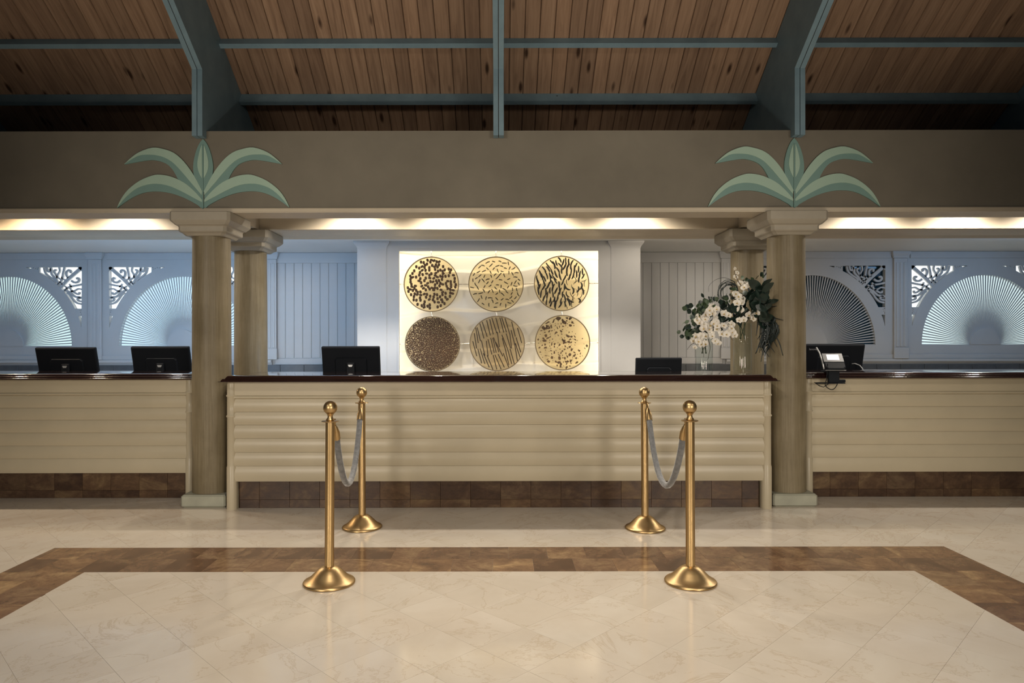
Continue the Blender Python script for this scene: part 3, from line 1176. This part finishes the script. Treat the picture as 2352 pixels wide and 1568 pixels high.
def palm(x, label):
    yp = 5.6995
    k = 5.69 / F
    z0 = H - (480 - VY) * k
    t = thing('palm_ornament', label, 'ornament', (x, yp, z0), 'palm ornaments')

    def P(lst, s):
        return [(x + s * px * k, H - (py - VY) * k) for px, py in lst]

    for s in (-1, 1):
        for out, mid, low, nm in ((lo_out, lo_mid, lo_low, 'frond'), (up_out, up_mid, up_low, 'frond')):
            so, sm, sw = smooth_line(out, 3), smooth_line([out[0]] + mid, 3), smooth_line([out[0]] + low, 3)
            full = so + sw[::-1][:-1]
            dpt = 0.010 if out is lo_out else 0.012
            o = build(nm, MB().plate([P(full, -s)], yp - dpt, yp), M_LEAFD, t)
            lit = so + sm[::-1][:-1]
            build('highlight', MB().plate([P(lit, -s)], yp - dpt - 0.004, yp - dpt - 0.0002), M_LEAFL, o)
    cen = smooth_line(ce_out, 3)
    full = cen + [(-a, b) for a, b in cen[::-1][1:-1]]
    o = build('bud', MB().plate([P(full, 1)], yp - 0.014, yp), M_LEAFD, t)
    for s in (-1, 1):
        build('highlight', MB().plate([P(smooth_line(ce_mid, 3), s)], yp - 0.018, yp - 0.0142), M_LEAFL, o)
    build('stalk', MB().plate([P([(-1.2, 332), (1.2, 332), (1.4, 479), (-1.4, 479)], 1)], yp - 0.021, yp - 0.0183), M_LEAFD, t)


palm(-2.462, 'green palm ornament above the left front column')
palm(2.462, 'green palm ornament above the right front column')

# ------------------------------------------------------------------ reception counters
ZB = [0.23, 0.357, 0.469, 0.583, 0.694, 0.801, 0.909]


def post(t, x, y):
    r = 0.040
    prof = [(r + 0.004, 0.0), (r + 0.004, 0.345), (r + 0.001, 0.352), (r, 0.36)]
    for zr in (0.765, 0.934):
        prof += [(r, zr - 0.010), (r + 0.006, zr - 0.004), (r + 0.007, zr), (r + 0.006, zr + 0.004), (r, zr + 0.010)]
    prof += [(r, 1.050)]
    build('post', MB().lathe(prof, (x, y, 0), 24), M_CREAM, t, True, 50)


def counter(x0, x1, yf, label, posts, desk_back, ytop1):
    t = thing('reception_counter', label, 'counter', ((x0 + x1) / 2, yf + 0.3, 0), 'reception counters')
    yk = yf + 0.06
    mb = MB().box(x0 + 0.02, x1 - 0.02, yk + 0.021, yf + 0.30, 0.001, 0.2285)
    mb.box(x0 + 0.01, x1 - 0.01, yf + 0.031, yf + 0.30, 0.2295, 1.0525)
    build('carcass', mb, M_CREAM, t)
    bx0, bx1 = (x0 + 0.05 if posts[0] else x0), (x1 - 0.05 if posts[1] else x1)
    for a, b in zip(ZB[:-1], ZB[1:]):
        prof = []
        n = 8
        for i in range(n + 1):
            u = i / n
            bul = 0.010 * (1 - (2 * u - 1) ** 2) + 0.006 * (1 - u)
            prof.append((yf + 0.012 - bul, a + 0.001 + (b - a - 0.002) * u))
        prof += [(yf + 0.030, b - 0.001), (yf + 0.030, a + 0.001)]
        build('board', MB().xprism(prof[::-1], bx0, bx1), M_CREAM, t, True, 50)
    prof = [(yf + 0.030, 0.9095)] + [(yf + 0.006 - 0.008 * math.sin(PI * i / 6), 0.9095 + 0.024 * i / 6) for i in range(7)] + [(yf + 0.030, 0.9335)]
    build('bead', MB().xprism(prof[::-1], bx0, bx1), M_CREAM, t, True, 50)
    build('top_rail', MB().cbox(bx0, bx1, yf + 0.004, yf + 0.030, 0.934, 1.0525, 0.003), M_CREAM, t)
    if posts[0]:
        post(t, x0 + 0.042, yf + 0.030)
    if posts[1]:
        post(t, x1 - 0.042, yf + 0.030)
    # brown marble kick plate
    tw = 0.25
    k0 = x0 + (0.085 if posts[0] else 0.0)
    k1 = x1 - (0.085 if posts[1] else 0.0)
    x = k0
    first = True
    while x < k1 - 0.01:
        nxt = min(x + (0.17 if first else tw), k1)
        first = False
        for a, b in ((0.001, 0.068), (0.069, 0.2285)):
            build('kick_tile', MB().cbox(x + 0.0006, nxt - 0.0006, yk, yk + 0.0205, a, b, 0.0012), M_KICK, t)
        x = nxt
    # staff side desk the monitors stand on
    build('staff_desk', MB().cbox(x0 + 0.02, x1 - 0.02, yf + 0.301, desk_back, 0.70, 0.735, 0.003), M_TOP, t)
    build('back_panel', MB().box(x0 + 0.05, x1 - 0.05, desk_back - 0.05, desk_back - 0.02, 0.001, 0.699), M_CREAM, t)
    return t


def ctop(x0, x1, y0, y1, prof, label):
    mb = MB().rect_stack(x0, x1, y0, y1, prof)
    return tag(build('counter_top', mb, M_TOP, None, True, 30, center=True), label, 'counter top', 'counter tops')


def beads(z0, z1, outs):
    """reeded edge: n half round beads, stepping outwards to the bottom"""
    prof = []
    n = len(outs)
    h = (z1 - z0) / n
    for k, o in enumerate(outs):
        prof.append((o, z0 + h * k + 0.0008))
        # broad convex face whose normals run from about 30 to 75 degrees above the horizontal
        for i in range(7):
            a = math.radians(28 + 48 * i / 6)
            u = (math.sin(a) - math.sin(math.radians(28))) / (math.sin(math.radians(76)) - math.sin(math.radians(28)))
            w = (math.cos(math.radians(28)) - math.cos(a)) / (math.sin(math.radians(76)) - math.sin(math.radians(28)))
            prof.append((o - w * h * 0.80, z0 + h * k + h * (0.18 + 0.80 * u)))
    return prof


counter(-2.243, 2.243, 5.60, 'central cream reception counter of horizontal boards between the columns', (True, True), 6.62, 6.2)
ctop(-2.185, 2.185, 5.582, 6.24, [(0.0, 1.0535), (0.082, 1.0535), (0.082, 1.0565), (0.066, 1.061), (0.060, 1.070), (0.056, 1.076), (0.040, 1.079), (0.034, 1.088), (0.028, 1.096), (0.018, 1.101), (0.0, 1.103)],
     'dark mahogany top of the central counter, ends overhanging the posts')
counter(-6.6, -2.668, 5.97, 'left cream reception counter set back behind the left column', (False, True), 6.95, 6.5)
ctop(-6.6, -2.70, 5.93, 6.50, [(0.0, 1.0535)] + beads(1.054, 1.103, (0.044, 0.034, 0.024)) + [(0.0, 1.1045)],
     'glossy mahogany top of the left counter with reeded edge')
counter(2.668, 6.6, 5.97, 'right cream reception counter set back behind the right column', (True, False), 6.95, 6.5)
ctop(2.70, 6.6, 5.93, 6.50, [(0.0, 1.0535)] + beads(1.054, 1.103, (0.044, 0.034, 0.024)) + [(0.0, 1.1045)],
     'glossy mahogany top of the right counter with reeded edge')

# ------------------------------------------------------------------ monitors


def monitor(x, y, ztop, w, h, tilt, yaw, label, screen, logo=None, cable=False):
    zd = 0.735
    t = thing('computer_monitor', label, 'monitor', (x, y, zd), 'computer monitors')
    t.rotation_euler = (0, 0, math.radians(yaw))
    ztl = ztop - zd
    T = Matrix.Translation((0, 0, ztl)) @ Matrix.Rotation(math.radians(tilt), 4, 'X')

    def loc(mb):
        mb.v = [tuple(T @ Vector(p)) for p in mb.v]
        return mb

    def part(name, mb, mat, smooth=False):
        o = bpy.data.objects.new(name, mb.mesh(name, mat, smooth))
        COL.objects.link(o)
        o.parent = t
        return o

    mb = MB()
    mb.rect_stack(-w / 2, w / 2, -h, 0, [(-0.012, 0), (-0.002, 0.006), (0, 0.012), (0, 0.030), (-0.002, 0.034)], 0.006)
    mb.v = [(a, c, b) for a, b, c in mb.v]
    mb.f = [f[::-1] for f in mb.f]
    part('shell', loc(mb), M_BLACK)
    mb = MB().rect_stack(-w * 0.28, w * 0.28, -h * 0.8, -h * 0.3, [(-0.01, -0.014), (0, 0.0)], 0.02)
    mb.v = [(a, c, b) for a, b, c in mb.v]
    mb.f = [f[::-1] for f in mb.f]
    part('rear_housing', loc(mb), M_BLACK)
    mb = MB().box(-w / 2 + 0.012, w / 2 - 0.012, 0.0345, 0.036, -h + 0.016, -0.012)
    part('screen', loc(mb), screen)
    # neck and foot
    hy = 0.0 - (h * 0.55) * -math.sin(math.radians(tilt))
    mb = MB().cbox(-0.035, 0.035, hy - 0.045, hy - 0.015, 0.012, ztl - h * 0.45, 0.004)
    part('neck', mb, M_BLACK)
    mb = MB().cbox(-0.12, 0.12, hy - 0.11, hy + 0.09, 0.0, 0.0115, 0.003)
    part('foot', mb, M_BLACK)
    mb = MB().add([(-0.022, hy - 0.050, ztl - h * 0.50), (0.022, hy - 0.050, ztl - h * 0.50), (0.014, hy - 0.050, ztl - h * 0.56), (-0.014, hy - 0.050, ztl - h * 0.56),
                   (-0.022, hy - 0.044, ztl - h * 0.50), (0.022, hy - 0.044, ztl - h * 0.50), (0.014, hy - 0.044, ztl - h * 0.56), (-0.014, hy - 0.044, ztl - h * 0.56)],
                  [(0, 3, 2, 1), (4, 5, 6, 7), (0, 1, 5, 4), (2, 3, 7, 6), (1, 2, 6, 5), (3, 0, 4, 7)])
    part('hinge_cap', mb, M_SILVER)
    if logo:
        cu = bpy.data.curves.new('logo', 'FONT')
        cu.body = logo
        cu.size = 0.030
        cu.extrude = 0.0004
        tmp = bpy.data.objects.new('tmp', cu)
        COL.objects.link(tmp)
        me = bpy.data.meshes.new_from_object(tmp.evaluated_get(bpy.context.evaluated_depsgraph_get()))
        bpy.data.objects.remove(tmp, do_unlink=True)
        me.materials.clear()
        me.materials.append(M_LOGO)
        o = bpy.data.objects.new('brand_lettering', me)
        COL.objects.link(o)
        o.parent = t
        o.matrix_local = T @ Matrix.Translation((-w / 2 + 0.035, -0.0008, -0.055)) @ Matrix.Rotation(PI / 2, 4, 'X')
    if cable:
        pts = [(w / 2 - 0.11, 0.045, ztl - 0.185), (w / 2 - 0.085, 0.03, ztl - 0.183), (w / 2 - 0.055, 0.0, ztl - 0.20), (w / 2 - 0.045, -0.04, ztl - 0.235), (w / 2 - 0.065, -0.035, ztl - 0.27), (w / 2 - 0.09, 0.0, ztl - 0.32), (w / 2 - 0.1, 0.04, ztl - 0.42)]
        sm = []
        for i in range(len(pts) - 1):
            for k in range(4):
                sm.append(tuple(pts[i][c] + (pts[i + 1][c] - pts[i][c]) * k / 4 for c in range(3)))
        part('white_cable', MB().tube(sm, 0.0045, 8), M_SILVER, True)
    return t


X, Z = at(148, 797, 6.56)
monitor(X, 6.56, Z, 0.575, 0.345, 15, 1, 'black computer monitor at the far left of the left counter', M_SCREEN)
X, Z = at(366, 795.5, 6.56)
monitor(X, 6.56, Z, 0.553, 0.345, 15, 2, 'black computer monitor partly hidden by the left front column', M_SCREEN)
X, Z = at(804.5, 796, 6.36)
monitor(X, 6.36, Z, 0.540, 0.33, 15, 2, 'black computer monitor behind the central counter beside the lit niche', M_SCREEN)
X, Z = at(1514, 823, 6.36)
monitor(X, 6.36, Z, 0.43, 0.27, 8, 0, 'small low black monitor behind the central counter near the vases', M_SCREEN_DIM)
X, Z = at(1919.5, 792.5, 6.56)
monitor(X, 6.56, Z, 0.565, 0.345, 15, -2, 'black computer monitor with white cable on the right counter behind the terminal', M_SCREEN_DIM, 'lenovo', True)

# ------------------------------------------------------------------ card terminal clamped on the right counter
X, Z = at(1913, 846, 5.86)
t = thing('payment_terminal', 'black card payment terminal with lit screen clamped on the right counter edge', 'terminal', (X, 5.86, 1.053))
build('clamp', MB().cbox(X - 0.042, X + 0.050, 5.845, 5.876, 1.020, 1.135, 0.004).cbox(X - 0.042, X + 0.050, 5.8765, 6.00, 1.1055, 1.118, 0.003), M_BLACK, t)
build('lower_plate', MB().cbox(X - 0.14, X + 0.10, 5.842, 5.89, 1.010, 1.0195, 0.003).cbox(X - 0.02, X + 0.105, 5.85, 5.88, 1.0205, 1.045, 0.003), M_BLACK, t)
T = Matrix.Translation((X, 5.82, 1.15)) @ Matrix.Rotation(math.radians(-14), 4, 'Z') @ Matrix.Rotation(math.radians(38), 4, 'X')


def tp(name, mb, mat):
    mb.v = [tuple(T @ Vector(p)) for p in mb.v]
    return build(name, mb, mat, t)


tp('body', MB().rect_stack(-0.080, 0.080, -0.030, 0.165, [(-0.02, -0.035), (0, -0.012), (0, 0.008), (-0.006, 0.014)], 0.02), M_BLACK)
tp('screen_bezel', MB().cbox(-0.082, 0.078, 0.055, 0.168, 0.0145, 0.018, 0.001), M_BEZEL)
tp('screen', MB().box(-0.050, 0.046, 0.078, 0.150, 0.0182, 0.0190), M_PAD)
tp('card_guide', MB().tube([(-0.092, -0.02, 0.0), (-0.092, 0.08, 0.006), (-0.098, 0.17, 0.02), (-0.115, 0.235, 0.03)], 0.006, 8), M_SILVER)
tp('edge_strip', MB().box(-0.080, 0.080, -0.0345, -0.0305, -0.006, -0.002), M_SILVER)
pts = [(X - 0.06, 5.83, 1.18), (X - 0.07, 5.82, 1.12), (X - 0.075, 5.815, 1.06), (X - 0.08, 5.83, 1.0), (X - 0.04, 5.84, 0.965), (X + 0.0, 5.845, 0.965), (X + 0.03, 5.85, 1.0), (X + 0.035, 5.86, 1.0105)]
sm = [smooth_line([(p[0], p[2]) for p in pts], 5), smooth_line([(p[1], p[2]) for p in pts], 5)]
build('cable', MB().tube([(a[0], b[0], a[1]) for a, b in zip(*sm)], 0.0035, 8), M_BLACK, t, True)
pts = [(X - 0.15, 5.88, 1.02), (X - 0.12, 5.845, 0.99), (X - 0.09, 5.84, 0.982), (X - 0.06, 5.845, 1.0), (X - 0.04, 5.85, 1.0105)]
build('cable', MB().tube(pts, 0.0035, 8), M_BLACK, t, True)

# ------------------------------------------------------------------ stanchions and ropes


def stanchion(x, y, label, lean):
    t = thing('stanchion', label, 'stanchion', (x, y, 0), 'brass stanchions')
    t.rotation_euler = (0, math.radians(lean), 0)

    def part(name, prof, n=40, mat=M_BRASS):
        o = bpy.data.objects.new(name, MB().lathe(prof, (0, 0, 0), n).mesh(name, mat, True, 45))
        COL.objects.link(o)
        o.parent = t
        return o

    part('base', [(0.140, 0.0), (0.146, 0.003), (0.147, 0.009), (0.143, 0.015), (0.132, 0.020), (0.118, 0.028), (0.100, 0.044), (0.080, 0.064), (0.062, 0.081), (0.048, 0.091), (0.034, 0.096), (0.027, 0.0975)], 56)
    part('pole', [(0.0262, 0.0978), (0.0262, 0.918), (0.0240, 0.920)])
    part('ring_plate', [(0.030, 0.9205), (0.047, 0.9215), (0.049, 0.924), (0.047, 0.9265), (0.030, 0.928)], 40, M_BRASS)
    neck = [(0.022, 0.9285), (0.024, 0.933), (0.021, 0.938), (0.016, 0.944), (0.0145, 0.952), (0.0165, 0.960), (0.020, 0.9645)]
    ballp = [(0.0395 * math.cos(a), 1.001 + 0.0395 * math.sin(a)) for a in [math.radians(d_) for d_ in range(-58, 91, 8)]]
    part('ball_finial', neck + ballp + [(0.001, 1.0405)])
    return t


stanchion(-0.972, 3.90, 'near brass stanchion on the left', 0.45)
stanchion(1.092, 3.90, 'near brass stanchion on the right', -0.15)
stanchion(-1.016, 5.06, 'far brass stanchion on the left, close to the counter', -0.1)
stanchion(1.072, 5.02, 'far brass stanchion on the right, close to the counter', -0.2)


def rope(p, q, sag, side, label):
    p, q = Vector(p), Vector(q)
    d_ = (q - p)
    u = Vector((d_.x, d_.y, 0)).normalized()
    t = thing('barrier_rope', label, 'rope', ((p + q) / 2 - Vector((0, 0, sag))), 'velvet ropes')
    n = 44

    def pos(s):
        c = math.cosh(2.6 * (s - 0.5))
        c0_ = math.cosh(1.3)
        return p + d_ * s - Vector((0, 0, sag * (c0_ - c) / (c0_ - 1)))

    s0, s1 = 0.05, 0.95
    pts = [pos(s0 + (s1 - s0) * i / n) for i in range(n + 1)]
    rr = [0.0195 + (0.0012 * math.sin(i * 2.3) if 12 < i < 34 else 0) for i in range(n + 1)]
    build('velvet_cord', MB().tube(pts, rr, 14), M_VELVET, t, True, 180)
    for a, b in ((0.012, s0 + 0.006), (0.988, s1 - 0.006)):
        A, B = pos(a), pos(b)
        build('end_sleeve', MB().tube([A, A.lerp(B, 0.15), A.lerp(B, 0.4), A.lerp(B, 0.55), B, B], [0.006, 0.013, 0.019, 0.0225, 0.0225, 0.019], 16), M_BRASS, t, True, 60)
    for P, s in ((p, 1), (q, -1)):
        c = P + u * 0.0 * s
        A = pos(0.012 if s > 0 else 0.988)
        pts = [c + Vector((0, 0, 0.004)), c + Vector((0, 0, 0.012)), c + u * 0.012 * s + Vector((0, 0, 0.012)), c + u * 0.014 * s - Vector((0, 0, 0.01)), A]
        build('hook', MB().tube(pts, 0.0035, 8), M_BRASS, t, True, 180)


rope((-0.952, 3.955, 0.917), (-1.012, 5.003, 0.917), 0.462, 1, 'grey velvet rope hanging between the left brass stanchions')
rope((1.080, 3.955, 0.917), (1.080, 4.963, 0.917), 0.475, -1, 'grey velvet rope hanging between the right brass stanchions')

# ------------------------------------------------------------------ vases and orchids
YV = 5.87
kv = YV / F


def zv(zx, zy):
    """point of the bouquet crop (5.6 x, origin 1540, 600)"""
    return at(1540 + zx / 5.6, 600 + zy / 5.6, YV)


def clear(x, y):
    """keep foliage in front of the right column"""
    if abs(x - 2.46) < 0.18:
        y = min(y, 5.85 - math.sqrt(0.18 ** 2 - (x - 2.46) ** 2))
    return y


def vase(zx0, zx1, ztop, label, y=YV):
    a, _ = zv(zx0, 0)
    b, _ = zv(zx1, 0)
    cx, r = (a + b) / 2, (b - a) / 2
    h = zv(0, ztop)[1] - 1.1035
    prof = [(r - 0.004, 0.0), (r, 0.003), (r, h - 0.002), (r - 0.002, h), (r - 0.004, h - 0.002), (r - 0.005, 0.022), (r - 0.012, 0.018), (0.001, 0.018)]
    mb = MB().lathe(prof, (cx, y, 1.1035), 40)
    tag(build('glass_vase', mb, M_GLASS, None, True, 50, center=True), label, 'vase', 'glass vases')
    return cx, h, r


vx1, vh1, vr1 = vase(320, 540, 985, 'shorter clear glass cylinder vase on the central counter')
vx2, vh2, vr2 = vase(810, 1040, 800, 'taller clear glass cylinder vase beside the right column')


def blossom_mesh(seed):
    r_ = random.Random(seed)
    m = MB()

    def petal(ang, L, W, tilt, mi=0):
        # strip of a rounded petal bent forward (front = -y)
        n = 5
        vs = []
        for i in range(n + 1):
            u = i / n
            w = W * math.sin(PI * min(1, 0.12 + 0.88 * u)) ** 0.6 if i < n else W * 0.25
            x = L * u
            y = -tilt * math.sin(u * PI * 0.8) * L
            for sgn in (-1, 0, 1):
                vs.append((x, y - (0.004 if sgn == 0 else 0), sgn * w))
        fs = []
        for i in range(n):
            for k in (0, 1):
                a = i * 3 + k
                fs.append((a, a + 1, a + 4, a + 3))
        ca, sa = math.cos(ang), math.sin(ang)
        vs = [(x * ca - z * sa, y, x * sa + z * ca) for x, y, z in vs]
        m.add(vs, fs, mi)

    petal(math.radians(5), 0.036, 0.023, 0.25)
    petal(math.radians(175), 0.036, 0.023, 0.25)
    for a in (90, 225, 315):
        petal(math.radians(a + r_.uniform(-6, 6)), 0.035, 0.014, 0.05)
    m.ball((0, -0.010, -0.006), 0.007, 0.009, 0.008, 6, 4, 1)
    return m.mesh('blossom', [M_PETAL, M_LIP], True, 180)


bl = [blossom_mesh(s) for s in range(4)]


def leaf_mesh(L, W, mat, droop=0.3, fold=0.1):
    n = 6
    vs, fs = [], []
    for i in range(n + 1):
        u = i / n
        w = W * math.sin(PI * (0.06 + 0.92 * u)) ** 0.8
        for s in (-1, 0, 1):
            vs.append((s * w, -droop * L * u * u, L * u + (fold * w if s else 0)))
    for i in range(n):
        for k in (0, 1):
            a = i * 3 + k
            fs.append((a, a + 1, a + 4, a + 3))
    return MB().add(vs, fs).mesh('leaf', mat, True, 180)


rf = random.Random(5)
left_fl = [(490, 600), (525, 625), (450, 640), (490, 675), (430, 695), (385, 690), (335, 725), (295, 765), (325, 795), (395, 755), (545, 745), (535, 785), (495, 805), (455, 835), (530, 840), (375, 825),
           (365, 865), (635, 835), (560, 880), (745, 815), (720, 865), (690, 915), (745, 915), (770, 955), (600, 940), (650, 945), (290, 965), (350, 960), (405, 965), (330, 1005), (240, 1025), (295, 1035),
           (345, 1065), (400, 1060), (500, 935), (470, 965), (515, 1030), (545, 1050), (270, 1105), (455, 880)]
right_fl = [(760, 120), (785, 172), (808, 215), (865, 295), (930, 305), (900, 350), (965, 320), (800, 430), (825, 470), (870, 500), (785, 550), (835, 545), (850, 630), (840, 765), (900, 755), (960, 695),
            (1025, 680), (1000, 745), (660, 680), (715, 700)]


def bouquet(label, vx, vh, vr, flowers, loc):
    t = thing('orchid_bouquet', label, 'flowers', loc, 'orchid bouquets')
    cx, cz = vx, 1.1035 + vh
    for zx, zy in flowers:
        x, z = zv(zx, zy)
        y = YV - 0.10 + rf.uniform(-0.05, 0.04)
        small = 0.62 if zy < 230 or (zy > 1090 and zx < 300) else 1.0
        o = put('blossom', rf.choice(bl), t, (x, y, z))
        o.rotation_euler = (rf.uniform(-0.5, 0.35), rf.uniform(-0.5, 0.5), rf.uniform(-0.7, 0.7))
        s = rf.uniform(0.80, 1.02) * small
        o.scale = (s, s, s)
    return t


def twig(t, zpts, r=0.0028, mat=None, name='stem', y=None):
    pts = [zv(*p) for p in smooth_line(zpts, 4)]
    n = len(pts)
    yy = YV - 0.11 if y is None else y
    build(name, MB().tube([(x, clear(x, yy + 0.015 * math.sin(i * 0.5)), z) for i, (x, z) in enumerate(pts)], [r * (1 - 0.5 * i / n) for i in range(n)], 6), mat or M_TWIG, t, True, 180)


def leaves(t, mesh_list, zpoints, spread, n, smin, smax, yoff=0.0, name='leaf', aim=None):
    for zx, zy in zpoints:
        for _ in range(n):
            a, r = rf.uniform(0, 2 * PI), spread * math.sqrt(rf.random())
            x, z = zv(zx + r * math.cos(a), zy + r * math.sin(a))
            o = put(name, rf.choice(mesh_list), t, (x, YV + yoff + rf.uniform(-0.06, 0.06) - (0.12 if x > 2.14 else 0.0), z))
            ry = rf.uniform(-PI, PI) if aim is None else aim + rf.uniform(-0.7, 0.7)
            o.rotation_euler = (rf.uniform(-0.7, 0.7), ry, rf.uniform(-1.2, 1.2))
            s = rf.uniform(smin, smax)
            o.scale = (s, s, s)


LB = bouquet('white orchids and eucalyptus spilling from the shorter vase', vx1, vh1, vr1, left_fl, (vx1, YV, 1.135))
RB = bouquet('tall white orchids with dark leaves and trailing palm blades in the taller vase', vx2, vh2, vr2, right_fl, (vx2, YV, 1.135))
euc = [leaf_mesh(0.042, 0.017, M_LEAF1, 0.2), leaf_mesh(0.034, 0.016, M_LEAF1, 0.3), leaf_mesh(0.04, 0.018, M_LEAF2, 0.2)]
big = [leaf_mesh(0.13, 0.040, M_LEAF2, 0.35), leaf_mesh(0.10, 0.042, M_LEAF2, 0.2), leaf_mesh(0.11, 0.030, M_LEAF2, 0.5)]
leaves(LB, euc, [(230, 600), (300, 640), (370, 590), (420, 530), (480, 520), (540, 520), (330, 690), (270, 720), (200, 790), (180, 900), (220, 880), (260, 930), (220, 950), (300, 860), (330, 900), (400, 620)], 62, 8, 0.8, 1.25, -0.05)
leaves(LB, big, [(600, 690), (640, 760), (580, 760), (700, 760), (420, 900), (640, 880), (450, 780), (520, 700)], 40, 2, 0.5, 0.8, 0.02)
leaves(RB, big, [(950, 430), (1000, 400), (1060, 400), (1100, 470), (960, 500), (1020, 520), (1080, 560), (1120, 620), (980, 600), (1040, 640), (1150, 560), (1120, 690), (930, 640), (860, 690), (720, 640), (780, 700), (1130, 500), (1090, 740)], 45, 4, 0.7, 1.1, 0.0)
leaves(RB, euc, [(1000, 250), (1060, 230), (940, 270), (700, 470), (740, 500), (800, 380)], 45, 4, 0.8, 1.2, -0.05)
# looping grass
for k in range(9):
    r0 = rf.uniform(105, 150)
    c = (735 + rf.uniform(-18, 18), 420 + rf.uniform(-25, 30))
    a0, a1 = rf.uniform(-0.2, 0.3), rf.uniform(3.2, 4.4)
    zp = [(c[0] + r0 * 0.9 * math.cos(a0 + (a1 - a0) * i / 10), c[1] - r0 * 1.15 * math.sin(a0 + (a1 - a0) * i / 10)) for i in range(11)]
    twig(RB, zp, 0.0036, M_BLADE, 'grass_blade', YV - 0.06 + 0.01 * k)
twig(RB, [(780, 285), (720, 250), (620, 232), (520, 262), (455, 330), (440, 410)], 0.002, M_BLADE, 'grass_blade')
# trailing palm blades
for k in range(36):
    sx, sy = rf.uniform(1090, 1190), rf.uniform(640, 800)
    L = rf.uniform(300, 520)
    bulge = rf.uniform(0, 170)
    ex = 1060 + (bulge / 170) * 120 + rf.uniform(-10, 110)
    zp = [(sx, sy), (sx + bulge * 0.75, sy + L * 0.28), (sx + bulge * 0.62, sy + L * 0.6), (ex, sy + L)]
    pts = [zv(*p) for p in smooth_line(zp, 4)]
    n = len(pts)
    y = YV + rf.uniform(-0.09, 0.05)
    x_ok = min(y, 5.87)
    build('palm_blade', MB().tube([(x, clear(x, x_ok), z) for x, z in pts], [0.005 * math.sin(PI * (0.1 + 0.88 * i / n)) + 0.0006 for i in range(n)], 5), M_BLADE, RB, True, 180)
for zp in ([(1180, 600), (1230, 600), (1280, 590)], [(1190, 700), (1260, 740), (1340, 770)], [(1240, 900), (1300, 1050), (1335, 1210)], [(1150, 760), (1230, 790), (1300, 840)]):
    twig(RB, zp, 0.005, M_BLADE, 'palm_blade')
# stems
twig(LB, [(300, 1040), (230, 1070), (165, 1135)], 0.003)
twig(LB, [(440, 1000), (465, 1110), (440, 1190), (425, 1265)], 0.003)
twig(LB, [(690, 950), (720, 980), (735, 1020)], 0.003)
twig(LB, [(330, 780), (420, 720), (520, 640)], 0.003)
twig(RB, [(850, 330), (800, 230), (755, 110)], 0.003)
twig(RB, [(900, 450), (780, 480), (700, 440), (760, 560)], 0.005)
for t_, cx, h, r in ((LB, vx1, vh1, vr1), (RB, vx2, vh2, vr2)):
    for k in range(4):
        a = k * 1.7
        x0, y0 = cx + r * 0.3 * math.cos(a), YV + r * 0.3 * math.sin(a)
        x1, y1 = cx + r * 0.55 * math.cos(a + 2), YV + r * 0.55 * math.sin(a + 2)
        z_ = 1.1035 + h * (0.55 if t_ is LB else 0.68)
        build('stem', MB().tube([(x0, y0, z_), (x1, y1, 1.1035 + h + 0.03), (x1 * 0.7 + cx * 0.3, y1 - 0.03, 1.1035 + h + 0.12)], 0.0035, 6), M_LEAF1, t_, True, 180)
